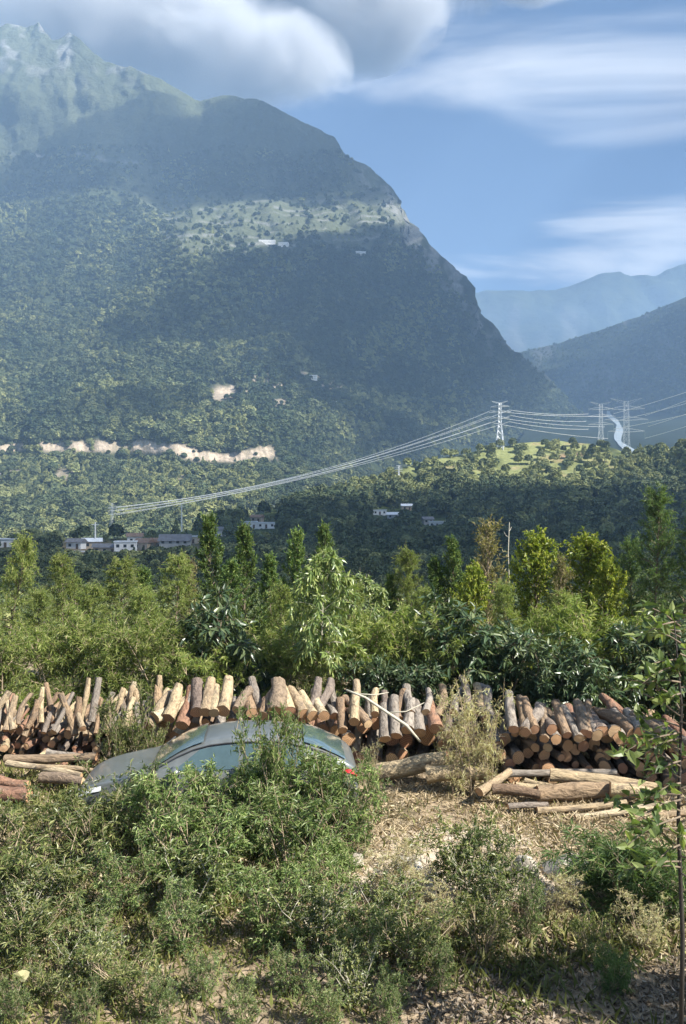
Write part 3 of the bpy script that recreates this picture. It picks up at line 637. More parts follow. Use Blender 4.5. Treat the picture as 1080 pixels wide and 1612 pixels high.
LF_DRY = leaf_mat('dry_leaf', (0.260, 0.221, 0.111), (0.468, 0.416, 0.221), (0.600, 0.600, 0.390), 0.3, .6, .2, 2)
LF_SAP = leaf_mat('sapling_leaf', (0.05, 0.085, 0.028), (0.12, 0.17, 0.05), (0.28, 0.32, 0.12), 0.4, .38, .4)

def plant_mesh(seed, H, trunk_r, prof, h0, nb, elev, sub, nt, nl, leaf, lmat, wmat, droop=0.15, multi=1, spread=0.0, seg=1, jitter=0.8, up=0.0, wood_n=4):
    """prof: list of (height fraction, crown radius); elev: branch angle above level at bottom and top; leaf: (length, width); droop bends branches down"""
    r = np.random.default_rng(seed); wood = MB(); B, D_, NR = [], [], []
    hs, rs = zip(*prof)
    for m in range(multi):
        az0 = r.random() * 6.283 + m * 6.283 / multi; sp = spread * (0.5 + r.random()) if multi > 1 else spread * r.random()
        Hm = H * (1.0 if m == 0 else r.uniform(.7, 1.0))
        lean = np.array([math.cos(az0) * sp, math.sin(az0) * sp, 0]); wob = r.normal(size=2) * 0.03 * H
        def tp(q): return np.array([lean[0] * q ** 1.3 + wob[0] * math.sin(q * 5), lean[1] * q ** 1.3 + wob[1] * math.sin(q * 4 + 1), Hm * q])
        wood.tube([tp(q) for q in np.linspace(0, 1, 7)], [trunk_r * (1 - .85 * q) + .003 for q in np.linspace(0, 1, 7)], wood_n + 2, False)
        n_b = max(3, nb // multi)
        for b in range(n_b):
            q = h0 + (1 - h0) * ((b + r.random()) / n_b) ** 0.9; q = min(q, .985)
            R = float(np.interp(q, hs, rs)) * r.uniform(.7, 1.12) / (1 if multi == 1 else 1.25); az = b * 2.4 + r.normal() * .4 + az0
            e = elev[0] + (elev[1] - elev[0]) * q + r.normal() * .14
            d = np.array([math.cos(az) * math.cos(e), math.sin(az) * math.cos(e), math.sin(e)]); s = tp(q)
            pts = [s + d * R * k + np.array([0, 0, -droop * R * k * k]) for k in (0, .35, .7, 1)]
            wood.tube(pts, [trunk_r * .35 * (1 - q * .6) + .003, trunk_r * .22 + .002, .004, .002], wood_n - 1, False)
            for t in range(nt):
                k = .18 + .82 * (t + r.random()) / nt; i = min(2, int(k * 3)); fr = k * 3 - i
                o = pts[i] + (pts[min(i + 1, 3)] - pts[i]) * min(fr, 1); bd = pts[min(i + 1, 3)] - pts[i]; bd /= np.linalg.norm(bd) + 1e-9
                td = bd * .7 + r.normal(size=3) * jitter * .7 + np.array([0, 0, up]); td /= np.linalg.norm(td); tl = sub * (.5 + .8 * r.random()) * (1.15 - .5 * k)
                if tl > .12: wood.tube([o, o + td * tl], [.0035, .0015], 3, False)
                ks = r.random(nl); pb = o + td * tl * ks[:, None]; pb[:, 2] -= droop * tl * ks ** 2 * .8
                ld = td * .55 + r.normal(size=(nl, 3)) * jitter + np.array([0, 0, -droop * 1.2 + up * .5])
                B.append(pb); D_.append(ld); NR.append(r.normal(size=(nl, 3)) * .55 + np.array([0, 0, 1.0]) + d * .35)
    B, D_, NR = map(np.concatenate, (B, D_, NR)); n = len(B); sc = r.uniform(.65, 1.25, n)
    v, f = leaf_faces(B, D_, NR, leaf[0] * sc, leaf[1] * sc, .18, seg)
    return wood.mesh('stem', wmat, True), mesh_np('foliage', v, f, lmat), H
PR = {}
def kind(k, *a, **kw): PR.setdefault(k, []).append(plant_mesh(*a, **kw))
for s in range(3):
    kind('feather', 200 + s, 4.0, .05, [(0, .95), (.25, 1.1), (.6, .85), (.85, .5), (1, .22)], .04, 66, (.15, .85), .42, 10, 18, (.105, .020), LF_FEATHER, BARK, .22, jitter=.62, up=.15)
for s in range(2):
    kind('conifer', 210 + s, 4.4, .06, [(0, .85), (.3, .9), (.65, .66), (.88, .36), (1, .16)], .05, 70, (.35, 1.0), .34, 8, 13, (.12, .042), LF_CONIF, BARK, -.05, jitter=.5, up=.35)
kind('broad', 220, 4.0, .03, [(.4, .5), (.55, 1.1), (.72, 1.25), (.9, .75), (1, .3)], .44, 40, (.1, .9), .42, 8, 12, (.19, .05), LF_BROAD, PALEBARK, .45, seg=2, jitter=.55)
for s in range(2):
    kind('dark', 230 + s, 1.9, .03, [(0, .8), (.4, 1.0), (.8, .75), (1, .4)], .08, 44, (.2, 1.1), .34, 7, 10, (.19, .05), LF_DARK, BARK, .3, multi=4, spread=.5, seg=2, jitter=.7)
for s in range(2):
    kind('light', 240 + s, 1.7, .02, [(0, .7), (.5, 1.0), (1, .6)], .08, 54, (.3, 1.2), .36, 7, 18, (.12, .019), LF_FEATHER, TWIG, .25, multi=6, spread=.6, jitter=.65, up=.1)
for s in range(2):
    kind('round', 250 + s, 3.3, .06, [(.2, .7), (.4, 1.15), (.7, 1.25), (.9, .8), (1, .45)], .2, 60, (.1, 1.2), .40, 8, 14, (.11, .06), LF_ROUND, BARK, .12, jitter=.8)
for s in range(2):
    kind('tall', 260 + s, 5.6, .07, [(0, 1.1), (.3, 1.15), (.6, .8), (.85, .5), (1, .2)], .05, 82, (.25, .95), .50, 9, 17, (.12, .020), LF_TALL, BARK, .1, jitter=.5, up=.25)
kind('russet', 270, 4.0, .05, [(.1, .6), (.5, .7), (.85, .5), (1, .3)], .1, 46, (.6, 1.25), .42, 6, 9, (.11, .035), LF_RED, TWIG, 0, jitter=.6, up=.3)
def gz(x, y): return float(ground_z(np.array(x), np.array(y)))
def place(k, px, top, Y, name, label, cat, wide=1.0, variant=None, group=None, parts=('trunk', 'crown')):
    wood, leaves, H = PR[k][(random.randrange(len(PR[k])) if variant is None else variant) % len(PR[k])]
    x = (px - 540) / F * Y; z0 = gz(x, Y) - .03; s = (CAM_Z + (806 - top) / F * Y - z0) / H
    t = thing(name, label, cat, (x, Y, z0), random.random() * 6.283, group); t.scale = (s * wide, s * wide, s)
    obj(parts[0], wood, t); obj(parts[1], leaves, t); return t
TREES = [
 ('feather', 24, 866, 24.5, 'young_tree', 'tall thin feathery green tree with a pointed top at the left edge', .72),
 ('feather', -45, 915, 24, 'young_tree', 'feathery light green tree cut off by the left edge of the picture', 1),
 ('feather', 62, 948, 22, 'young_tree', 'low feathery light green tree just right of the tall thin one', .9),
 ('feather', 98, 893, 26, 'young_tree', 'feathery grey-green tree under the village road', .85),
 ('feather', 142, 940, 22.5, 'young_tree', 'bushy light green young tree between two taller feathery trees', 1.0),
 ('feather', 190, 898, 26, 'young_tree', 'broad feathery green tree under the white village house', 1.1),
 ('feather', 238, 945, 22.5, 'young_tree', 'short feathery light green tree below the dark barn', .9),
 ('feather', 278, 893, 25.5, 'young_tree', 'feathery tree with a rounded top left of the dark conifers', 1.0),
 ('feather', 318, 972, 21, 'young_tree', 'low light green feathery tree at the foot of the dark conifers', .9),
 ('conifer', 335, 836, 28, 'conifer', 'tallest dark conifer, left of the conifer pair', .85),
 ('conifer', 386, 850, 28, 'conifer', 'dark conifer with a sharp tip, right of the conifer pair', .85),
 ('conifer', 358, 905, 25, 'conifer', 'shorter dark conifer in front of the conifer pair', 1.0),
 ('conifer', 425, 895, 26.5, 'conifer', 'dark conifer between the pair and the drooping broadleaf tree', .9),
 ('conifer', 461, 858, 28.5, 'conifer', 'conifer with a lit tip behind the drooping broadleaf tree, left one', .8),
 ('conifer', 511, 850, 28.5, 'conifer', 'conifer whose tip rises directly above the drooping broadleaf tree', .8),
 ('broad', 507, 868, 18.9, 'broadleaf_tree', 'slender broadleaf tree with drooping leaves and a pale bare trunk', .8),
 ('broad', 575, 905, 23.5, 'broadleaf_tree', 'smaller drooping broadleaf tree right of the pale trunk', 1.0),
 ('conifer', 610, 925, 27, 'conifer', 'dark conifer in the gap right of the broadleaf trees', .9),
 ('feather', 640, 884, 27, 'young_tree', 'feathery green tree with a double top near the middle', .8),
 ('conifer', 688, 900, 28, 'conifer', 'dark conifer in shade right of the middle feathery tree', .9),
 ('conifer', 716, 870, 28, 'conifer', 'pointed green conifer left of the russet tree', .8),
 ('russet', 768, 850, 26, 'russet_tree', 'twiggy tree with reddish brown upper leaves', 1.1),
 ('round', 738, 925, 25, 'round_tree', 'green bushy tree in front of the russet tree', .7),
 ('round', 845, 876, 27, 'round_tree', 'rounded yellow-green tree right of the dead pole', .85),
 ('round', 915, 884, 25.5, 'round_tree', 'broadest rounded yellow-green tree', .95),
 ('round', 962, 918, 24, 'round_tree', 'small rounded yellow-green tree beside the tall feathery trees', .7),
 ('feather', 800, 935, 23.5, 'young_tree', 'light feathery tree under the russet tree', .8),
 ('feather', 880, 950, 22, 'young_tree', 'light feathery tree in front of the rounded trees', .95),
 ('tall', 1032, 793, 24, 'tall_feathery_tree', 'tallest feathery grey-green tree at the right', .9),
 ('tall', 1085, 806, 25, 'tall_feathery_tree', 'tall feathery tree cut by the right edge of the picture', 1.0),
 ('tall', 995, 868, 26, 'tall_feathery_tree', 'shorter feathery grey-green tree left of the tallest one', .9),
 ('tall', 1160, 800, 23, 'tall_feathery_tree', 'feathery tree standing beyond the right edge of the picture', 1.0),
 ('conifer', 120, 925, 28, 'conifer', 'olive conifer behind the two left feathery trees', 1.0), ('conifer', 232, 915, 28, 'conifer', 'olive conifer behind the short feathery tree', 1.0), ('russet', 298, 905, 27, 'russet_tree', 'twiggy brownish tree left of the tallest conifer', 1.0), ('feather', 560, 935, 21.5, 'young_tree', 'pale feathery tree just right of the slender broadleaf tree', .8), ('feather', 440, 940, 21.5, 'young_tree', 'pale feathery tree just left of the slender broadleaf tree', .8), ('feather', 665, 945, 22, 'young_tree', 'pale feathery tree in front of the dark middle conifers', .9), ('conifer', 750, 905, 28.5, 'conifer', 'conifer half hidden behind the russet tree', .9), ('russet', 880, 905, 24.2, 'russet_tree', 'brownish twiggy tree between the rounded yellow-green trees', .8),
]
for k, px, top, Y, nm, lab, wd in TREES: place(k, px, top - (10 if k != 'broad' else -8), Y, nm, lab, 'tree', wd, None, 'young trees behind the log piles')
SHRUBS = [
 ('light', 8, 1000, 19.6, 'light green shrub behind the left end of the log pile'), ('light', 96, 985, 20.2, 'light green shrub behind the upright poles'),
 ('light', 175, 1000, 19.8, 'light green shrub behind the pale yellow weeds'), ('light', 262, 1000, 19.8, 'light green shrub behind the crooked pale log'),
 ('dark', 378, 955, 20.3, 'dark glossy shrub left of the pale bare trunk'), ('light', 330, 1020, 19.2, 'light shrub under the left dark glossy shrub'), ('light', 438, 990, 20, 'light grassy shrub just left of the pale bare trunk'),
 ('light', 555, 985, 20, 'light grassy shrub just right of the pale bare trunk'), ('light', 618, 985, 20.4, 'bright grassy shrub behind the middle of the log pile'), ('light', 672, 998, 19.8, 'bright grassy shrub left of the big dark shrub'),
 ('dark', 742, 962, 20, 'large dark glossy shrub behind the dry weeds'), ('dark', 795, 1000, 19.5, 'dark glossy shrub right of the dry weeds'), ('light', 840, 975, 20.5, 'light shrub between the dark glossy shrubs'),
 ('dark', 855, 1032, 18.8, 'low dark shrub above the right log pile'), ('dark', 925, 1018, 19, 'low dark shrub above the slumped logs'), ('light', 940, 965, 21, 'light shrub below the small rounded tree'), ('dark', 1000, 1000, 19.5, 'dark shrub behind the big-leaved sapling'), ('light', 1150, 1010, 19.0, 'light shrub beyond the right edge of the picture'), ('dark', 1220, 1000, 19.0, 'dark shrub beyond the right edge of the picture'), ('light', 1290, 1020, 17.5, 'low light shrub farther beyond the right edge'), ('dark', 1075, 990, 19.5, 'dark shrub at the right edge behind the sapling'),
 ('light', 500, 1030, 19, 'low grassy shrub around the foot of the pale trunk'), ('dark', 590, 1045, 18.8, 'low dark shrub behind the grey logs'), ('dark', 660, 1050, 18.8, 'low dark shrub above the grey upright logs')]
for k, px, top, Y, lab in SHRUBS: place(k, px, top, Y, 'shrub', lab, 'shrub', random.uniform(.9, 1.15), None, 'shrubs behind the log piles', ('stem', 'foliage'))
# dead pole-like tree
def dead_tree():
    x, Y = (801 - 540) / F * 28, 28.0; t = thing('dead_tree', 'bare pale dead tree rising above the young trees', 'tree', (x, Y, gz(x, Y)))
    H = CAM_Z + (806 - 822) / F * Y - gz(x, Y)
    MB().tube([(0, 0, -.1), (.03, 0, H * .5), (-.02, 0, H * .8), (.02, 0, H)], [.035, .022, .015, .007], 7).build('trunk', PALEBARK, t, True)
    for h, a, l in ((.9, 2.6, .18), (.94, .2, .14)):
        MB().tube([(0, 0, H * h), (math.cos(a) * l * .5, .1, H * h + l * .35), (math.cos(a) * l * .8, .15, H * h + l)], [.012, .009, .004], 5).build('branch', PALEBARK, t, True)
dead_tree()
# tree standing just outside the frame on the right: its shade falls on the right-hand pile; the second is added to shade the litter
for (xx, YY, tp, lab) in ((8.4, 14.2, 560, 'leafy tree outside the picture on the right, shading the log pile'), (7.6, 6.2, 560, 'unseen leafy tree added at the right to shade the leaf litter')):
    place('round', 540 + xx / YY * F, tp, YY, 'round_tree', lab, 'tree', .5, None)
# ------------------------------------------------------------------ logs
def bark_mat(name, stops, bump=0.5):
    m, N, L = new_mat(name); oi = N.new('ShaderNodeObjectInfo'); tc = coord(N)
    mp = N.new('ShaderNodeMapping'); mp.inputs['Scale'].default_value = (1, 5, 1); L.new(tc, mp.inputs[0])
    ad = N.new('ShaderNodeVectorMath'); ad.operation = 'ADD'; L.new(mp.outputs[0], ad.inputs[0]); sc = N.new('ShaderNodeVectorMath'); sc.operation = 'SCALE'; sc.inputs[0].default_value = (13, 7, 5); L.new(oi.outputs['Random'], sc.inputs['Scale']); L.new(sc.outputs[0], ad.inputs[1])
    n1 = noise(N, L, 1.6, 6, 0.65, ad.outputs[0], .6); n2 = noise(N, L, 0.7, 3, .5, ad.outputs[0])
    c = ramp(N, L, oi.outputs['Random'], stops)
    c = mixc(N, L, 1.0, c, ramp(N, L, n1, [(.28, (.35, .32, .30)), (.5, (.95, .95, .93)), (.75, (1.35, 1.3, 1.2))]), 'MULTIPLY')
    c = mixc(N, L, ramp(N, L, n2, [(.56, (0, 0, 0)), (.68, (.7, .7, .7))]), c, (0.14, 0.11, 0.085))
    return finish(m, N, L, c, .85, .2, n1, .35, bump)
PEELED = bark_mat('peeled_log', [(0, (.46, .37, .24)), (.4, (.40, .31, .20)), (.7, (.29, .215, .145)), (1, (.54, .45, .31))])
BROWNLOG = bark_mat('brown_log', [(0, (.21, .145, .10)), (.4, (.29, .20, .13)), (.7, (.19, .155, .125)), (1, (.36, .25, .15))])
GREYLOG = bark_mat('grey_log', [(0, (.22, .19, .165)), (.5, (.31, .275, .24)), (1, (.17, .13, .11))])
REDLOG = bark_mat('red_brown_log', [(0, (.25, .145, .10)), (.5, (.31, .18, .12)), (1, (.22, .125, .09))])
def end_mat():
    m, N, L = new_mat('sawn_end'); tc = coord(N); oi = N.new('ShaderNodeObjectInfo')
    w = N.new('ShaderNodeTexWave'); w.wave_type = 'RINGS'; w.rings_direction = 'Y'; w.inputs['Scale'].default_value = 1.3; w.inputs['Distortion'].default_value = 1.2; w.inputs['Detail'].default_value = 3; L.new(tc, w.inputs[0])
    c = ramp(N, L, oi.outputs['Random'], [(0, (.46, .30, .17)), (.5, (.55, .33, .19)), (.8, (.40, .22, .14)), (1, (.62, .46, .28))])
    c = mixc(N, L, 1.0, c, ramp(N, L, w.outputs['Color'], [(.2, (.62, .58, .55)), (.8, (1.1, 1.08, 1.05))]), 'MULTIPLY')
    return finish(m, N, L, c, .85, .2)
SAWN = end_mat()
def log_mesh(seed, mat, bend, knots=True):
    """unit log along +Y, radius 1; returns bark mesh and the two sawn discs"""
    r = np.random.default_rng(seed); n, k = 10, 7; ph = r.random(6) * 6.283; V = []
    for i in range(k):
        q = i / (k - 1); cx_, cz_ = bend * math.sin(q * 3.1 + ph[0]) , bend * .7 * math.sin(q * 2.4 + ph[1]); R = (1.05 - .16 * q) * (1 + .07 * math.sin(q * 9 + ph[2]))
        for j in range(n):
            a = 6.283 * j / n; rr = R * (1 + .08 * math.sin(2 * a + ph[3] + q) + .05 * math.sin(5 * a + ph[4] + 3 * q) + .035 * r.normal())
            V.append((cx_ + rr * math.cos(a), q, cz_ + rr * math.sin(a)))
    V = np.array(V); F_ = [(i * n + j, i * n + (j + 1) % n, (i + 1) * n + (j + 1) % n, (i + 1) * n + j) for i in range(k - 1) for j in range(n)]
    me = mesh_np('log', V, np.array(F_)[:, ::-1], mat, smooth=True)
    discs = []
    for ring, yy, fl in ((V[:n], .004, 1), (V[-n:], .996, 0)):
        c = ring.mean(0); c[1] = yy + (-.006 if fl else .006); vv = np.concatenate([ring * [1, 0, 1] + [0, yy, 0], [c]]); vv[:n, [0, 2]] = c[[0, 2]] + (ring[:, [0, 2]] - c[[0, 2]]) * .985
        ff = np.array([(j, (j + 1) % n, n) for j in range(n)]); discs.append(mesh_np('cut_end', vv, ff if fl else ff[:, ::-1], SAWN))
    return me, discs
LOGS = {nm: [log_mesh(300 + 10 * i + s, m, b) for s, b in enumerate((.25, .5, 1.1, 2.2))] for i, (nm, m) in enumerate((('peeled', PEELED), ('brown', BROWNLOG), ('grey', GREYLOG), ('red', REDLOG)))}
log_n = [0]
U_ = 'first second third fourth fifth sixth seventh eighth ninth tenth eleventh twelfth thirteenth fourteenth fifteenth sixteenth seventeenth eighteenth nineteenth'.split()
def nth(i): return U_[i] if i < 19 else (['', '', 'twentieth', 'thirtieth', 'fortieth'][(i + 1) // 10] if (i + 1) % 10 == 0 else ['', '', 'twenty-', 'thirty-', 'forty-'][(i + 1) // 10] + U_[i % 10])
ROWN = ['bottom row', 'second row up', 'third row up', 'fourth row up', 'fifth row up']
def log(a, d, Ln, r, kind_, label, group=None, variant=None, far_end=False, name='log'):
    """a = centre of the near end, d = direction"""
    me, discs = LOGS[kind_][random.randrange(4) if variant is None else variant]
    o = obj(name, me); q = Vector(d).normalized().to_track_quat('Y', 'Z'); o.rotation_mode = 'QUATERNION'
    from mathutils import Quaternion
    o.rotation_quaternion = q @ Quaternion((0, 1, 0), random.random() * 6.283); o.location = a; o.scale = (r, Ln, r)
    o['label'] = label; o['category'] = 'log'
    if group: o['group'] = group
    obj('cut_end', discs[0], o)
    if far_end: obj('cut_end', discs[1], o)
    log_n[0] += 1; return o
def log2(pa, pb, r, kind_, label, group=None, variant=0, name='log'):
    a, b = P(*pa), P(*pb); return log(tuple(a), tuple(b - a), float(np.linalg.norm(b - a)), r, kind_, label, group, variant, True, name)
R_ = random.uniform
def piles():
    # left pile: thin poles, jumbled
    for row in range(4):
        x = -7.2 + (row % 2) * .1; i = 0
        while x < -3.55:
            r = R_(.045, .09); log((x, 16.7 + row * .12 + R_(-.3, .25), .08 + row * .165 + R_(-.03, .03)), (R_(-.35, .35), 1, R_(-.05, .28)), R_(1.3, 1.9), r, random.choice(['brown', 'red', 'peeled', 'grey', 'brown']), 'pole end in the %s of the jumbled left pile, %s from the left' % (ROWN[row], nth(i)), 'poles stacked in the left pile'); x += R_(.15, .26); i += 1
    for i in range(48):
        x = -7.15 + 3.65 * (i + R_(0, .8)) / 48; big = random.random() < .3
        t = R_(.45, 1.05) if not big else R_(.75, 1.2); l = R_(-.38, .38)
        log((x, 16.55 + R_(-.1, .5), R_(.55, .86)), (math.sin(l), math.cos(t) * .8, math.sin(t)), R_(.5, .8) if not big else R_(.65, .9), R_(.042, .075), random.choice(['peeled', 'peeled', 'brown', 'grey']), 'pole leaning up out of the top of the left pile, %s from the left' % nth(i), 'poles leaning on top of the left pile', random.choice([1, 2, 3]))
    # middle pile: thicker logs behind the car and behind the dry weeds
    for row in range(3):
        x = -3.5 + (row % 2) * .14; i = 0
        while x < 2.75:
            r = R_(.10, .145); log((x, 16.9 + row * .12 + R_(-.2, .2), .13 + row * .235), (R_(-.18, .18), 1, R_(.0, .18)), R_(1.3, 1.8), r, random.choice(['brown', 'peeled', 'grey', 'red', 'grey']), 'log end in the %s of the middle pile, %s from the left' % (ROWN[row], nth(i)), 'logs stacked in the middle pile'); x += r * 2 + R_(.02, .09); i += 1
    for i in range(26):
        px = 232 + 560 * (i + R_(0, .9)) / 26; t = R_(.35, .8); l = R_(-.35, .35)
        log(tuple(P(px, R_(1112, 1140), 16.7)), (math.sin(l), math.cos(t), math.sin(t)), R_(.55, .8), R_(.065, .10), random.choice(['peeled', 'brown', 'grey', 'grey']), 'thin log wedged among the thick ones on the middle pile, %s from the left' % nth(i), 'thin logs on top of the middle pile', random.choice([1, 2]))
    top = [(246, 1132, 1, .45, 'peeled'), (262, 1128, .2, .6, 'peeled'), (287, 1142, .05, .62, 'red'), (305, 1120, .0, .5, 'grey'), (321, 1122, .06, .55, 'peeled'), (336, 1124, -.05, .55, 'peeled'), (349, 1118, .05, .5, 'peeled'), (372, 1118, .3, .35, 'brown'), (396, 1122, -.25, .3, 'brown'), (432, 1122, .02, .75, 'brown'),
           (455, 1120, -.3, .5, 'peeled'), (476, 1124, -.4, .5, 'peeled'), (494, 1128, -.45, .5, 'peeled'), (512, 1130, -.3, .45, 'peeled'), (538, 1148, .0, .6, 'brown'), (558, 1138, .05, .55, 'peeled'), (580, 1140, -.7, .45, 'brown'), (608, 1165, -.02, .75, 'grey'), (622, 1160, .05, .8, 'grey'), (644, 1150, .1, .6, 'grey'), (662, 1152, -.1, .55, 'grey'), (684, 1150, .1, .5, 'red'), (700, 1158, .2, .4, 'grey'), (230, 1140, .5, .5, 'peeled'), (414, 1128, .3, .5, 'brown')]
    nm = {'peeled': 'pale yellow', 'red': 'reddish', 'grey': 'weathered grey', 'brown': 'brown'}
    where = ['with a bend at the left end of the middle pile', 'left of the reddish log on the middle pile', 'with a bright orange end above the car windscreen', 'in shade right of the reddish log', 'first of three in a tight row above the car roof', 'second of three in a tight row above the car roof', 'third of three in a tight row above the car roof', 'lying aslant above the car roof', 'lying aslant just left of the tall stump-like log', 'thick and stump-like, standing highest above the car roof', 'first of four sloping right beside the tall stump-like log', 'second of four sloping right beside the tall stump-like log', 'third of four sloping right beside the tall stump-like log', 'last of four sloping right beside the tall stump-like log', 'with an orange end behind the car tail', 'right of the orange-ended log behind the car tail', 'tilted across the others right of the car tail', 'standing steeply, left of two behind the fallen bough', 'standing steeply, right of two behind the fallen bough', 'left of two with lit ends beyond the fallen bough', 'right of two with lit ends beyond the fallen bough', 'in shade next to the dry weeds', 'half hidden by the dry weeds', 'leaning at the edge of the yellow weeds', 'squeezed left of the stump-like log']
    for (px, py, yaw, t, k), w in zip(top, where):
        Y = 16.35; a = P(px, py, Y); r = R_(.09, .125) if px not in (432,) else .15
        log(tuple(a), (math.sin(yaw) * .9, math.cos(t), math.sin(t)), R_(.72, .92), r, k, '%s log %s' % (nm[k], w), 'logs on top of the middle pile', random.choice([0, 1]))
    # right pile
    for row in range(5):
        x = 2.85 + (row % 2) * .1; i = 0
        while x < 6.5 - row * .12:
            r = R_(.07, .115); log((x, 15.7 + row * .09 + R_(-.22, .2), .10 + row * .175 + R_(-.02, .02)), (R_(-.2, .2), 1, R_(-.03, .16)), R_(1.3, 1.8), r, random.choice(['red', 'brown', 'brown', 'grey']), 'log end in the %s of the shaded right pile, %s from the left' % (ROWN[row], nth(i)), 'logs stacked in the right pile'); x += r * 2 + R_(.01, .08); i += 1
    for i in range(24):
        q = i / 23; px = 806 + 285 * q + R_(-6, 6); py = 1150 + 22 * q + R_(-14, 10); yaw = R_(-.3, .3) + .85 * max(0, q - .55) / .45; t = R_(.25, .6) - .12 * q
        lab = 'grey log on top of the shaded right pile, %s from the left' % nth(i) if q < .6 else 'grey log slumping outward at the right pile end, %s from the left' % nth(i - 14)
        log(tuple(P(px, py, 15.4)), (-math.sin(yaw), math.cos(t), math.sin(t)), R_(.75, 1.0), R_(.075, .11), random.choice(['grey', 'grey', 'brown']), lab, 'logs on top of the right pile' if q < .6 else 'slumped logs of the right pile', random.choice([0, 1, 2]))
piles()
# logs lying on the ground
LY = [((8, 1192, 15.9), (152, 1194, 15.7), .085, 'brown', 'long brown log lying level in front of the left pile'),
 ((12, 1200, 15.7), (128, 1222, 15.3), .055, 'peeled', 'thin pale pole lying under the long brown log'),
 ((60, 1208, 15.5), (146, 1213, 15.4), .05, 'peeled', 'thin pale pole with a yellow end under the long brown log'),
 ((75, 1184, 16.1), (132, 1190, 16.0), .06, 'grey', 'short grey pole lying behind the long brown log'),
 ((-30, 1222, 15.0), (44, 1236, 14.8), .10, 'red', 'reddish log at the left edge, upper of two'),
 ((-40, 1246, 14.6), (46, 1250, 14.5), .13, 'red', 'thick reddish log at the left edge, lower of two'),
 ((62, 1226, 15.2), (132, 1232, 15.1), .09, 'brown', 'short brown log lying low in front of the left pile'),
 ((596, 1216, 15.9), (706, 1196, 15.5), .155, 'peeled', 'thick yellow log lying on straw, left half of the pair'),
 ((672, 1222, 15.15), (770, 1216, 15.0), .145, 'peeled', 'thick yellow log lying on straw, right half of the pair'),
 ((756, 1250, 14.4), (802, 1212, 15.1), .07, 'peeled', 'pale split pole propped aslant against the right pile'),
 ((866, 1222, 15.1), (1034, 1238, 14.8), .10, 'peeled', 'long pale log on top of the ground stack, right'),
 ((800, 1216, 15.3), (970, 1218, 15.3), .06, 'grey', 'thin grey pole along the foot of the right pile'),
 ((775, 1246, 14.6), (850, 1250, 14.5), .085, 'brown', 'brown log at the left end of the ground stack'),
 ((846, 1250, 14.65), (1010, 1246, 14.7), .14, 'brown', 'thick brown log in the middle of the ground stack'),
 ((960, 1244, 14.55), (1042, 1252, 14.45), .11, 'peeled', 'pale log with a lit sawn end at the right of the ground stack'),
 ((812, 1236, 14.8), (900, 1240, 14.8), .06, 'peeled', 'thin pale pole on the left part of the ground stack'),
 ((826, 1228, 14.95), (880, 1242, 14.7), .05, 'peeled', 'short pale pole lying across the ground stack'),
 ((846, 1276, 14.15), (985, 1262, 14.3), .06, 'peeled', 'pale pole on the ground in front of the stack'),
 ((905, 1286, 13.95), (1060, 1268, 14.15), .055, 'peeled', 'longest pale pole on the ground in front of the stack'),
 ((800, 1272, 14.2), (862, 1264, 14.3), .05, 'grey', 'short grey pole on the ground in front of the stack'),
 ((990, 1290, 13.9), (1085, 1276, 14.05), .05, 'peeled', 'pale pole on the ground at the right edge')]
for a, b, r, k, lab in LY: log2(a, b, r, k, lab, None, 0 if r > .09 else 1)
# fallen bough across the middle pile
b = MB().tube([P(545, 1086, 15.9), P(575, 1098, 15.85), P(610, 1122, 15.8), P(640, 1142, 15.75), P(662, 1168, 15.7)], [.018, .022, .028, .03, .02], 6)
b.tube([P(560, 1092, 15.88), P(590, 1094, 15.9), P(612, 1090, 15.95)], [.015, .012, .006], 5).tube([P(610, 1122, 15.8), P(640, 1120, 15.85), P(668, 1106, 15.9)], [.016, .012, .006], 5)
b.build('fallen_bough', PALEBARK, None, True, label='pale bare bough fallen across the grey logs', category='bough')
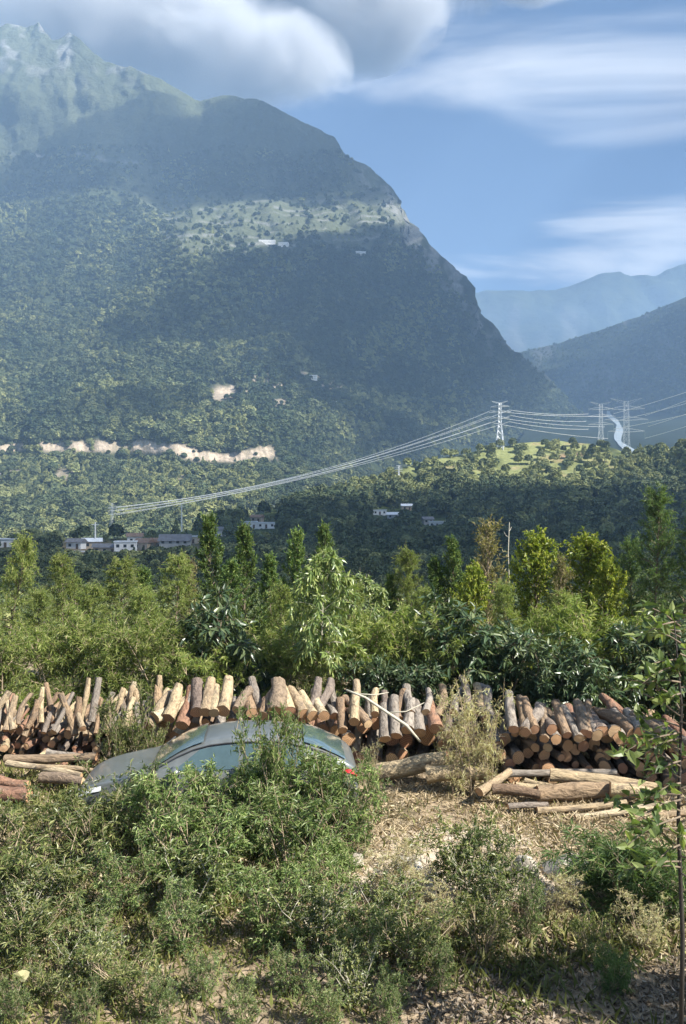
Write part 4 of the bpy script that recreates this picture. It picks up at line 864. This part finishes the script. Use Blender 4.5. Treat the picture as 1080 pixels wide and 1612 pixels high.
# ------------------------------------------------------------------ parked car
def car():
    def mat(name, c, rough, spec, metal=0.0, coat=0.0):
        m, N, L = new_mat(name); n = noise(N, L, 6, 4, .6, coord(N)); col = ramp(N, L, n, [(.3, tuple(x * .86 for x in c)), (.7, tuple(min(1, x * 1.1) for x in c))])
        rr = N.new('ShaderNodeMapRange'); L.new(n, rr.inputs[0]); rr.inputs[3].default_value = rough * .7; rr.inputs[4].default_value = rough * 1.5
        return finish(m, N, L, col, rr.outputs[0], spec, metal=metal, extra={'Coat Weight': coat, 'Coat Roughness': .12})
    PAINT = mat('grey_green_paint', (.15, .165, .165), .36, .5, .4, .5); GLASS = mat('tinted_glass', (.07, .11, .115), .05, 1.0, .15, .8)
    TRIM = mat('black_trim', (.03, .03, .032), .5, .4); RUB = mat('tyre_rubber', (.025, .025, .025), .8, .2); ALLOY = mat('alloy_rim', (.5, .5, .52), .3, .5, .8)
    LAMP = mat('lamp_lens', (.75, .78, .8), .1, .7, 0, .5); RED = mat('red_lens', (.42, .02, .02), .15, .6, 0, .5); PLATE = mat('plate_blue', (.05, .12, .4), .5, .4)
    L0, W = 4.42, .88
    st = [0, .06, .25, .6, 1.0, 1.18, 1.45, 1.75, 2.05, 2.4, 2.75, 3.1, 3.45, 3.8, 4.1, 4.3, 4.39, 4.42]
    belt = np.interp(st, [0, .06, .25, .6, 1.18, 2, 3, 3.8, 4.3, 4.42], [.56, .66, .76, .84, .93, .95, .98, 1.0, .98, .80])
    roof = np.interp(st, [0, .06, .25, .6, 1.0, 1.18, 1.45, 1.75, 2.05, 2.4, 2.75, 3.1, 3.45, 3.8, 4.1, 4.3, 4.39, 4.42], [.575, .69, .80, .89, .96, .99, 1.17, 1.34, 1.435, 1.485, 1.495, 1.475, 1.42, 1.31, 1.16, 1.04, .95, .81])
    hw = np.interp(st, [0, .06, .25, .6, 1.2, 2.5, 3.8, 4.3, 4.42], [.55, .68, .80, .86, .88, .89, .86, .76, .62])
    bot = np.interp(st, [0, .25, .6, 3.9, 4.42], [.34, .22, .19, .2, .36])
    secs = []
    for x, b, r, w, z0 in zip(st, belt, roof, hw, bot):
        c = np.clip((r - b - .06) / .4, 0, 1); wr = w * (.97 - .24 * c)
        secs.append([(0, z0), (w * .86, z0), (w * .97, z0 + .10), (w, (z0 + b) / 2), (w * .985, b - .08), (w * .955, b), (wr * 1.0, b + (r - b) * .80), (wr * .90, b + (r - b) * .955), (wr * .5, r - .004), (0, r)])
    n = len(secs[0]); V = []; 
    for x, s in zip(st, secs):
        V += [(x, -y, z) for y, z in s] + [(x, y, z) for y, z in reversed(s[1:-1])]
    m = 2 * n - 2; idx = lambda i, j: i * m + j % m
    V = np.array(V)
    F_ = [(idx(i, j), idx(i, j + 1), idx(i + 1, j + 1), idx(i + 1, j)) for i in range(len(st) - 1) for j in range(m)]
    x0, Y0 = (130 - 540) / F * 13.9, 13.8
    t = thing('car', 'grey car half hidden behind the big leafy shrub', 'car', (x0, Y0, gz(x0 + 2, Y0) + .0), math.radians(4), None, .97)
    me = mesh_np('body', V, np.array(F_)[:, ::-1], PAINT, smooth=True)
    import bmesh
    bm = bmesh.new(); bm.from_mesh(me)
    for ring in (0, len(st) - 1):
        bm.verts.ensure_lookup_table(); bm.faces.new([bm.verts[idx(ring, j)] for j in range(m)])
    bmesh.ops.recalc_face_normals(bm, faces=bm.faces); bm.to_mesh(me); bm.free()
    body = obj('body', me, t); sd = body.modifiers.new('round', 'SUBSURF'); sd.levels = 1; sd.render_levels = 1
    def sec(x, j):
        a = np.array([[q[j][0], q[j][1]] for q in secs]); return np.interp(x, st, a[:, 0]), np.interp(x, st, a[:, 1])
    def pane(name, mt, uv, off=.012):
        """uv: grid rows of (x, section position) -> sheet lifted off the body"""
        rows = []
        for row in uv:
            rr = []
            for x, j, sg in row:
                j0 = int(min(math.floor(j), n - 2)); f = j - j0; a, b_ = sec(x, j0), sec(x, j0 + 1); y = a[0] * (1 - f) + b_[0] * f; z = a[1] * (1 - f) + b_[1] * f
                nz = np.array([-(b_[1] - a[1]) * 0, (b_[1] - a[1]), -(b_[0] - a[0])]); nz /= np.linalg.norm(nz) + 1e-9
                rr.append((x, sg * (y + nz[1] * off), z + nz[2] * off + (off if j > 7 else 0)))
            rows.append(rr)
        R, K = len(rows), len(rows[0]); vs = [p for r_ in rows for p in r_]; fs = [(i * K + k, i * K + k + 1, (i + 1) * K + k + 1, (i + 1) * K + k) for i in range(R - 1) for k in range(K - 1)]
        return MB().poly(vs, fs).build(name, mt, t, True)
    # windscreen and rear window wrap across the car; side windows follow the body
    for nm, xs in (('windscreen', np.linspace(1.2, 2.0, 6)), ('rear_window', np.linspace(3.55, 4.2, 6))):
        pane(nm, GLASS, [[(x, j, -1) for j in (6.9, 7.4, 8, 8.5, 9)] + [(x, j, 1) for j in (8.5, 8, 7.4, 6.9)] for x in xs], .016)
    for sg in (-1, 1):
        pane('side_window', GLASS, [[(x, j, sg) for x in np.linspace(a, b_, 4)] for j, a, b_ in ((5.15, 1.5, 2.55), (5.6, 1.72, 2.55), (5.95, 1.95, 2.55))])
        pane('side_window', GLASS, [[(x, j, sg) for x in np.linspace(a, b_, 4)] for j, a, b_ in ((5.15, 2.63, 3.55), (5.6, 2.63, 3.5), (5.95, 2.63, 3.4))])
        pane('headlight', LAMP, [[(x, j, sg) for x in (.09, .2, .34, .48)] for j in (4.1, 4.6, 5.0)])
        pane('tail_light', RED, [[(x, j, sg) for x in (4.1, 4.22, 4.32, 4.38)] for j in (4.2, 4.6, 5.0)])
        d = pane('door_handle', TRIM, [[(x, j, sg) for x in (2.38, 2.46, 2.54)] for j in (4.55, 4.7)], .03)
        MB().tube([(1.62, sg * .84, .98), (1.6, sg * .97, 1.03), (1.62, sg * 1.04, 1.04)], [.04, .09, .05], 8).build('wing_mirror', PAINT, t, True)
        for wx in (.82, 3.52):
            w = MB().tube([(wx, sg * .70, .31), (wx, sg * .885, .31)], .31, 20).build('wheel', RUB, t); MB().tube([(wx, sg * .88, .31), (wx, sg * .90, .31)], .20, 14).build('rim', ALLOY, w)
    MB().box((-.012, -.26, .42), (.0, .26, .53)).build('number_plate', PLATE, t); MB().box((-.006, -.5, .3), (.06, .5, .4)).build('grille', TRIM, t)
    for sg in (-1, 1):
        for a_ in (1.42, 2.59, 3.5):
            pts = [(a_ + (.1 if a_ < 2 else 0) * 0, sg * (sec(a_, j)[0] + .004), sec(a_, j)[1]) for j in (2, 3, 4, 5)]; MB().tube(pts, .006, 4).build('door_seam', TRIM, t)
        pts = [(x, sg * (sec(x, 6)[0] * (1) + .006), sec(x, 6)[1] + .012) for x in np.linspace(1.35, 4.1, 12)]; MB().tube(pts, .012, 5).build('roof_rail_trim', TRIM, t)
    for k in (-.3, .25): MB().tube([(1.18, k, 1.0), (1.3, k + .25, 1.09), (1.42, k + .45, 1.165)], .012, 5).build('wiper', TRIM, t)
car()
# ------------------------------------------------------------------ foreground shrubs, weeds, grass, litter, stones
for s in range(3):
    kind('fore', 400 + s, 1.6, .014, [(0, .6), (.4, .85), (.8, .75), (1, .5)], .06, 58, (.35, 1.25), .30, 6, 11, (.092, .024), LF_SHRUB, TWIG, .22, multi=7, spread=.55, jitter=.75, up=.15)
for s in range(2):
    kind('big', 450 + s, 1.7, .016, [(0, .6), (.4, .95), (.8, .85), (1, .5)], .06, 58, (.35, 1.25), .34, 6, 11, (.115, .028), LF_BIG, TWIG, .25, multi=7, spread=.6, jitter=.7, up=.15)
for s in range(2):
    kind('weed', 410 + s, 1.0, .008, [(0, .45), (.5, .7), (1, .55)], .05, 44, (.4, 1.3), .24, 5, 11, (.095, .022), LF_WEED, TWIG, .15, multi=9, spread=.45, jitter=.75, up=.2)
for s in range(2):
    kind('dryweed', 420 + s, 1.5, .008, [(0, .35), (.5, .65), (1, .55)], .1, 52, (.3, 1.3), .30, 6, 7, (.085, .014), LF_DRY, TWIG, .3, multi=8, spread=.5, jitter=.8, up=.1)
for s in range(1):
    kind('darkgrass', 430 + s, 1.0, .008, [(0, .5), (.5, .7), (1, .5)], .05, 54, (.4, 1.2), .26, 6, 13, (.15, .012), LF_TALL, TWIG, .35, multi=9, spread=.5, jitter=.6, up=.2)
for s in range(2):
    kind('pale', 440 + s, 1.2, .010, [(0, .5), (.5, .8), (1, .6)], .05, 46, (.3, 1.2), .26, 5, 11, (.075, .038), LF_WEED, PALEBARK, .2, multi=7, spread=.55, jitter=.85, up=.1)
FORE = [
 ('fore', 20, 1545, 8.25, 'leafy shrub at the bottom edge, left corner', .9), ('fore', 130, 1550, 8.2, 'leafy shrub at the bottom edge, right of the corner shrub', .9), ('fore', 255, 1545, 8.2, 'leafy shrub at the bottom edge, third from the left corner', 1.0), ('fore', 385, 1550, 8.2, 'leafy shrub at the bottom edge, just left of the middle', 1.0), ('fore', 510, 1545, 8.2, 'leafy shrub at the bottom edge, just right of the middle', 1.0), ('fore', 610, 1560, 8.2, 'leafy shrub at the bottom edge, beside the litter', .9), ('pale', 560, 1500, 8.6, 'pale-leaved plant above the bottom edge shrubs', 1.0), ('fore', 690, 1490, 8.9, 'green shrub at the left end of the shaded litter', .9),
 ('fore', 208, 1222, 12.9, 'leafy shrub covering the middle of the car bonnet', 1.0), ('weed', 150, 1240, 12.9, 'weedy clump covering the car nose', 1.1), ('big', 395, 1212, 12.6, 'leafy shrub in front of the car door', 1.0), ('big', 478, 1205, 12.5, 'leafy shrub in front of the rear side window', .9),
 ('dryweed', 605, 1335, 11.0, 'low dry weeds on the pale dirt beside the big shrub', 1.4), ('dryweed', 655, 1350, 10.8, 'low dry weeds in the middle of the pale dirt', 1.4), ('dryweed', 690, 1405, 10.0, 'dry weeds above the shaded litter', 1.3), ('dryweed', 880, 1372, 10.6, 'dry weeds below the large boulder', 1.3), ('dryweed', 1010, 1420, 9.8, 'dry weeds beside the sapling trunk', 1.3), ('pale', 610, 1400, 9.9, 'pale-leaved plant left of the dry weeds', 1.2), ('pale', 300, 1350, 10.4, 'pale-leaved plant among the left foreground shrubs', 1.2), ('pale', 500, 1400, 9.7, 'pale-leaved plant in the foreground middle', 1.2), ('pale', 40, 1380, 10.0, 'pale-leaved plant near the left edge', 1.2), ('pale', 760, 1345, 10.6, 'pale-leaved plant below the bright weeds', 1.1), ('pale', 150, 1470, 9.0, 'pale-leaved plant near the bottom left', 1.2),
 ('big', 432, 1146, 12.3, 'leafy shrub with the highest tip, in front of the car roof', .55), ('big', 340, 1228, 12.2, 'leafy shrub in front of the car windscreen', 1.1), ('fore', 556, 1212, 12.4, 'leafy shrub covering the car tail light', .7), ('big', 520, 1206, 12.2, 'leafy shrub in front of the car tail', 1.0), ('big', 262, 1227, 11.9, 'leafy shrub in front of the car bonnet', 1.1),
 ('weed', 150, 1272, 11.9, 'yellowish weed clump in front of the car nose', 1.2), ('weed', 60, 1282, 11.8, 'yellowish weed clump below the reddish logs', 1.2), ('weed', -15, 1278, 11.8, 'weed clump at the left edge below the reddish logs', 1.2),
 ('big', 455, 1260, 11.2, 'leafy shrub filling the middle of the foreground', 1.2), ('big', 330, 1292, 10.8, 'leafy shrub below the windscreen shrub', 1.2), ('fore', 190, 1330, 10.6, 'leafy shrub left of the foreground middle', 1.2), ('weed', 90, 1345, 10.5, 'yellow-green weed clump in the left foreground', 1.3), ('weed', 0, 1340, 10.5, 'yellow-green weed clump cut by the left edge', 1.3),
 ('big', 525, 1342, 10.3, 'leafy shrub beside the dry patch', .9), ('big', 420, 1377, 9.8, 'dark leafy shrub low in the foreground middle', 1.2), ('fore', 290, 1400, 9.6, 'dark leafy shrub low in the left foreground', 1.2), ('fore', 150, 1420, 9.5, 'dark leafy shrub above the pale round leaf', 1.1), ('weed', 40, 1430, 9.4, 'weed clump near the lower left corner', 1.3),
 ('big', 560, 1442, 9.3, 'green shrub left of the shaded litter', 1.1), ('weed', 650, 1440, 9.3, 'green weed clump at the corner of the shaded litter', 1.3), ('fore', 455, 1490, 8.8, 'leafy shrub at the bottom of the picture, near the middle', 1.1), ('fore', 320, 1500, 8.7, 'leafy shrub at the bottom of the picture, left of the middle', 1.1), ('weed', 200, 1500, 8.6, 'weed clump at the bottom of the picture', 1.3), ('weed', 80, 1520, 8.6, 'weed clump in the lower left corner', 1.3), ('fore', 620, 1520, 8.6, 'bright green shrub at the bottom left of the litter', .9),
 ('weed', 725, 1318, 11.2, 'bright weed clump left of the white stone', 1.2), ('fore', 775, 1318, 10.9, 'leafy shrub below the white stone', .9), ('fore', 830, 1388, 10.0, 'leafy shrub with bare stems above the litter', .8), ('weed', 760, 1420, 9.7, 'weed clump on the upper edge of the litter', 1.1),
 ('darkgrass', 965, 1330, 10.9, 'dark arching grass clump right of the boulder', 1.3), ('darkgrass', 1030, 1345, 10.6, 'dark arching grass clump at the right edge', 1.1), ('weed', 930, 1450, 9.6, 'small weed clump on the brown litter', .8), ('darkgrass', 965, 1500, 9.0, 'dark low plant in the shaded litter', .8),
]
for k, px, top, Y, lab, wd in FORE: place(k, px, top, Y, 'shrub' if k in ('fore', 'pale', 'big') else ('dry_weeds' if k == 'dryweed' else 'grass_clump' if k == 'darkgrass' else 'weed_clump'), lab, 'shrub' if k in ('fore', 'pale', 'big') else 'weeds', wd, None, 'foreground shrubs and weeds', ('stem', 'foliage'))
for px, top, Y, lab, wd in ((742, 1092, 15.0, 'tall dry pale weeds between the middle and right piles', .8), (712, 1130, 15.1, 'dry pale weeds leaning over the thick yellow log', .7), (770, 1150, 14.9, 'dry weeds at the left end of the right pile', .6), (585, 1185, 14.9, 'dry weeds behind the car tail', .7)):
    place('dryweed', px, top, Y, 'dry_weeds', lab, 'weeds', wd, None, 'dry weeds around the piles', ('stem', 'foliage'))
for px, top, Y, lab in ((205, 1092, 16.0, 'yellowish weeds growing over the end of the left pile'), (180, 1130, 15.8, 'low yellowish weeds at the foot of the left pile'), (240, 1135, 15.8, 'yellowish weeds beside the bent pale log'), (470, 1080, 17.6, 'green weeds growing over the middle pile')):
    place('weed', px, top + 25, Y, 'weed_clump', lab, 'weeds', .6, None, 'weeds on the piles', ('stem', 'foliage'))
# big-leaved sapling at the right
DARKBARK = flat_mat('dark_bark', (.035, .03, .026), .8, .3, .3, 14)  # near-black bark tone for the sapling trunk
def sapling():
    Y = 7.6; x = (1071 - 540) / F * Y; z0 = gz(x, Y); t = thing('sapling', 'slim sapling with large glossy leaves at the right edge', 'tree', (x, Y, z0)); r = np.random.default_rng(77)
    H = CAM_Z + (806 - 962) / F * Y - z0; B, D_, N_ = [], [], []
    trunk = [(0, 0, -.05), (.02, 0, H * .3), (-.01, .02, H * .55), (.01, .0, H * .8), (-.06, 0, H)]
    MB().tube(trunk, [.022, .02, .017, .011, .005], 8).build('trunk', DARKBARK, t, True)
    for i in range(46):
        q = .44 + .54 * i / 45; h = H * q; a = math.pi + r.normal() * 1.0 if i % 3 else r.random() * 6.283; Ln = r.uniform(.35, .85) * (1.35 - q * .75)
        e = r.uniform(-.1, .7); d = np.array([math.cos(a) * math.cos(e), math.sin(a) * math.cos(e) * .8, math.sin(e)])
        pts = [np.array([0, 0, h]) + d * Ln * k + np.array([0, 0, -.25 * Ln * k * k]) for k in (0, .4, .75, 1)]
        MB().tube(pts, [.009, .007, .005, .003], 5).build('branch', BARK, t, True)
        m = 12; ks = np.linspace(.25, 1, m); pb = np.array([np.array([0, 0, h]) + d * Ln * k + np.array([0, 0, -.25 * Ln * k * k]) for k in ks]); B.append(pb); D_.append(d * .8 + r.normal(size=(m, 3)) * .7); N_.append(r.normal(size=(m, 3)) * .6 + [0, 0, .8])
    top = np.array([(-.06, 0, H - .02 * k) for k in range(8)]); B.append(top); D_.append(r.normal(size=(8, 3)) * .6 + [0, 0, .5]); N_.append(r.normal(size=(8, 3)) + [0, -.3, .6])
    B, D_, N_ = map(np.concatenate, (B, D_, N_)); n = len(B); s = r.uniform(.7, 1.25, n)
    v, f = leaf_faces(B, D_, N_, .125 * s, .056 * s, .2, 2); obj('foliage', mesh_np('foliage', v, f, LF_SAP), t)
sapling()
def ground_cover():
    # straw and grass blades
    def strew(n, xr, yr, keep, ln, wd, lie, mat, name, label, seed):
        r = np.random.default_rng(seed); x = r.uniform(*xr, n); y = r.uniform(*yr, n); k = keep(x, y) > r.random(n); x, y = x[k], y[k]; n = len(x)
        b = np.stack([x, y, ground_z(x, y) + .005], 1); d = r.normal(size=(n, 3)); d[:, 2] = np.abs(d[:, 2]) * lie + lie * .6; sc = r.uniform(.5, 1.4, n)
        v, f = leaf_faces(b, d, r.normal(size=(n, 3)) + [0, 0, .4], ln * sc, wd * sc, .35); obj(name, mesh_np(name, v, f, mat), kind='stuff', label=label, category='ground cover')
    STRAW = leaf_mat('straw', (.22, .165, .10), (.40, .315, .20), (.58, .49, .34), .2, .7, .15, 1.5)
    GRASS = leaf_mat('grass', (.075, .095, .028), (.16, .175, .05), (.30, .28, .11), .35, .55, .25, .9)
    LITTER = leaf_mat('leaf_litter', (.07, .055, .04), (.165, .125, .09), (.40, .34, .27), .15, .5, .35, 2)
    def pxy(x, y): return x / y * F + 540, 806 + CAM_Z / y * F
    patch = lambda x, y, s, seed: smooth01(fbm(x * s, y * s, 0, 3, seed), -.25, .25)
    strew(150000, (-8, 10), (9.5, 18.5), lambda x, y: (.25 + .75 * patch(x, y, .6, 501)) * (1 - .8 * np.exp(-((x - .95) / 1.2) ** 2 - ((y - 11.7) / 1.1) ** 2)), .12, .004, .3, STRAW, 'straw', 'pale dry straw and dead grass over the ground', 1)
    strew(80000, (-7, 7), (7.6, 17.5), lambda x, y: patch(x, y, .45, 503) * (.12 + .88 * (x < .25)), .13, .004, 1.1, GRASS, 'grass', 'short green and yellow grass between the shrubs', 2)
    strew(9000, (0, 6), (7.4, 10.5), lambda x, y: patch(x, y, .7, 511), .16, .004, .8, GRASS, 'dry_grass', 'thin dry grass growing through the leaf litter', 7)
    strew(26000, (-1, 6), (7.4, 11), lambda x, y: smooth01(x, .2, 1.0) * (.3 + .7 * patch(x, y, .9, 505)) + .15, .065, .024, .3, LITTER, 'leaf_litter', 'brown fallen leaves and chips on the bare ground', 3)
    strew(9000, (-7, 7), (12.5, 16.5), lambda x, y: .3 + .7 * patch(x, y, .8, 507), .04, .012, .2, LITTER, 'bark_litter', 'bark scraps and chips strewn around the piles', 4)
ground_cover()
STONE = flat_mat('pale_limestone', (0.36, 0.325, 0.27), .95, .15, .35, 4, 0, .05)
def stone(px, py, Y, r, sq, label, seed):
    import bmesh
    bm = bmesh.new(); bmesh.ops.create_icosphere(bm, subdivisions=4, radius=1); co = np.array([v.co[:] for v in bm.verts])
    d = 1 + .30 * fbm(co[:, 0] * 1.2 + seed, co[:, 1] * 1.2, co[:, 2] * 1.2, 4, seed, .5, True) + .05 * fbm(co[:, 0] * 7, co[:, 1] * 7, co[:, 2] * 7, 3, seed + 1)
    pl = rand_dirs(11, np.random.default_rng(seed)); 
    for v, k in zip(bm.verts, d):
        v.co *= k; m_ = max(float(np.dot(pl[i], v.co)) for i in range(11)); v.co *= min(1.0, .74 / max(m_, .01)) if m_ > .74 else 1.0
    me = bpy.data.meshes.new('stone'); bm.to_mesh(me); bm.free(); me.materials.append(STONE); x = (px - 540) / F * Y
    o = obj('stone', me, None, (x, Y, gz(x, Y) + r * sq[2] * .12), label=label, category='stone'); o.scale = (r * sq[0], r * sq[1], r * sq[2]); o.rotation_euler = (0, 0, seed)
for a in ((822, 1335, 11.7, .26, (.8, .8, 1.1), 'white angular stone among the weeds', 1), (900, 1345, 11.8, .40, (1.1, .9, .85), 'large pale boulder right of the white stone', 2), (1062, 1395, 10.8, .26, (.8, .8, 1), 'pale stone at the right edge beside the sapling trunk', 3), (640, 1330, 12.0, .22, (1.3, 1, .5), 'low flat pale stone in the straw', 4), (560, 1320, 12.2, .16, (1.2, .9, .6), 'small pale stone beside the leafy shrub', 5)): stone(*a)
# pale round leaf on a stalk in the lower left corner
t = thing('pale_leaf_plant', 'pale round dead leaf on a thin stalk, lower left corner', 'plant', (*gpt(33, 8.25)[:2], gz(*gpt(33, 8.25)[:2])))
hh = CAM_Z - (1538 - 806) / F * 8.25 - t.location.z
MB().tube([(0, 0, -.02), (-.03, 0, hh * .6), (.015, 0, hh)], [.005, .005, .003], 5).build('stalk', TWIG, t)
v = [(.015, -.01, hh)] + [(.015 + .065 * math.cos(a) * (1 + .2 * math.sin(3 * a)), -.02 + .02 * math.sin(2 * a), hh + .055 * math.sin(a) + .02) for a in np.linspace(0, 6.283, 13)[:-1]]
MB().poly(v, [(0, i, i % 12 + 1) for i in range(1, 13)]).build('leaf', LF_DRY, t)
# ------------------------------------------------------------------ clouds and air
def cloud_mesh(seed, lumps, mat, sub=4):
    import bmesh
    bm = bmesh.new()
    for (cx, cy_, cz, r, ry, rz) in lumps:
        b0 = len(bm.verts)
        bmesh.ops.create_icosphere(bm, subdivisions=sub, radius=1.0)
        bm.verts.ensure_lookup_table()
        vs = bm.verts[b0:]
        co = np.array([v.co[:] for v in vs])
        d = 1 + 0.34 * fbm(co[:, 0] * 1.6 + cx * .01 + seed, co[:, 1] * 1.6 + cy_ * .01, co[:, 2] * 1.6, 5, seed, 0.55)
        for v, k in zip(vs, d): v.co = Vector((cx + v.co.x * r * k, cy_ + v.co.y * ry * k, cz + v.co.z * rz * k))
    me = bpy.data.meshes.new('cloud'); bm.to_mesh(me); bm.free()
    me.polygons.foreach_set('use_smooth', [True] * len(me.polygons)); me.materials.append(mat); return me
def vol_mat(name, col, dens, aniso):
    m, N, L = new_mat(name); v = N.new('ShaderNodeVolumePrincipled'); o = N.new('ShaderNodeOutputMaterial')
    v.inputs['Color'].default_value = (*col, 1); v.inputs['Density'].default_value = dens; v.inputs['Anisotropy'].default_value = aniso
    L.new(v.outputs[0], o.inputs['Volume']); return m
def bank_mat():
    m, N, L = new_mat('cloud_bank'); pos = geo_pos(N); v = N.new('ShaderNodeVolumePrincipled'); o = N.new('ShaderNodeOutputMaterial')
    tc = coord(N); ln = N.new('ShaderNodeVectorMath'); ln.operation = 'LENGTH'; L.new(tc, ln.inputs[0])
    n = noise(N, L, 0.0026, 5, .6, pos, .3)
    sm = N.new('ShaderNodeMath'); sm.operation = 'MULTIPLY_ADD'; L.new(n, sm.inputs[0]); sm.inputs[1].default_value = 1.5; sm.inputs[2].default_value = 0.20
    df = N.new('ShaderNodeMath'); df.operation = 'SUBTRACT'; L.new(sm.outputs[0], df.inputs[0]); L.new(ln.outputs['Value'], df.inputs[1])
    mr = N.new('ShaderNodeMapRange'); mr.interpolation_type = 'SMOOTHSTEP'; L.new(df.outputs[0], mr.inputs[0]); mr.inputs[1].default_value = .0; mr.inputs[2].default_value = .42; mr.inputs[3].default_value = 0; mr.inputs[4].default_value = .0095
    L.new(mr.outputs[0], v.inputs['Density']); v.inputs['Color'].default_value = (.90, .91, .93, 1); v.inputs['Anisotropy'].default_value = .2; L.new(v.outputs[0], o.inputs['Volume']); return m
BANK = bank_mat()
CLOUD = vol_mat('cloud_vapour', (0.97, 0.97, 0.98), 0.012, 0.2)
def over(px, py, D, z=2150):
    p = P(px, py, D); t = (z - p[2]) / SUN[2]; return p + SUN * t
HAZE_TOP = 1800.0
cl = [  # all but the top bank are unseen clouds, placed to shade the terrain
 ('unseen grey cloud bank placed to shade the flank of the big mountain', [(*over(600, 520, 2150), 420, 560, 150), (*over(700, 560, 2400), 380, 480, 130), (*over(560, 620, 1800), 260, 300, 110)]),
 ('unseen grey cloud placed to shade the upper cliffs of the big mountain', [(*over(410, 230, 2600), 360, 330, 130), (*over(540, 260, 2700), 280, 300, 110)]),
 ('unseen grey cloud placed to shade the wooded hillside below the pylon', [(*over(850, 825, 455), 230, 170, 150), (*over(1060, 790, 590), 140, 100, 130), (*over(560, 850, 430), 180, 160, 150), (*over(200, 905, 205), 160, 75, 90), (*over(760, 880, 250), 200, 110, 90)]),

 ('grey cloud bank above the left peak', [(*P(40, -70, 4500), 900, 500, 330), (*P(180, 40, 4200), 560, 420, 230), (*P(370, 95, 4200), 460, 380, 190), (*P(500, 15, 4600), 560, 500, 260), (*P(690, -50, 4800), 520, 400, 170), (*P(830, -45, 4900), 330, 300, 120)]),
 ('unseen grey cloud placed to shade the mountains across the gorge', [(*over(1000, 600, 3300, 2300), 800, 900, 130)]),
 ('unseen small grey cloud placed to shade the middle of the wooded slope', [(*over(330, 490, 1750), 190, 170, 60), (*over(210, 640, 1350), 120, 110, 45), (*over(120, 250, 2600), 330, 240, 60)]),
]
for i, (lab, lumps) in enumerate(cl):
    if i != 3: obj('cloud', cloud_mesh(i * 7 + 1, lumps, CLOUD, 4), kind='stuff', label=lab, category='cloud')
    else:
        ball = cloud_mesh(3, [(0, 0, 0, 1, 1, 1)], BANK, 3)
        for w, (cx_, cy2, cz_, rx, ry, rz) in zip(('over the left peak', 'resting behind the left ridge', 'with a bright edge behind the summit shoulder', 'above the summit shoulder', 'trailing right along the top of the picture', 'at the right tip of the top bank'), lumps):
            o = obj('cloud', ball, None, (cx_, cy2, cz_), kind='stuff', label='grey white cloud ' + w, category='cloud', group='cloud bank along the top'); o.scale = (rx * 1.3, ry * 1.3, rz * 1.3)
hz = MB().box((-9000, -300, -60), (9000, 11500, HAZE_TOP))
HAZE = vol_mat('haze', (0.43, 0.65, 0.97), 0.00016, 0.1)
hm = hz.mesh('haze', HAZE); obj('haze', hm, kind='stuff', label='pale blue valley haze', category='haze')
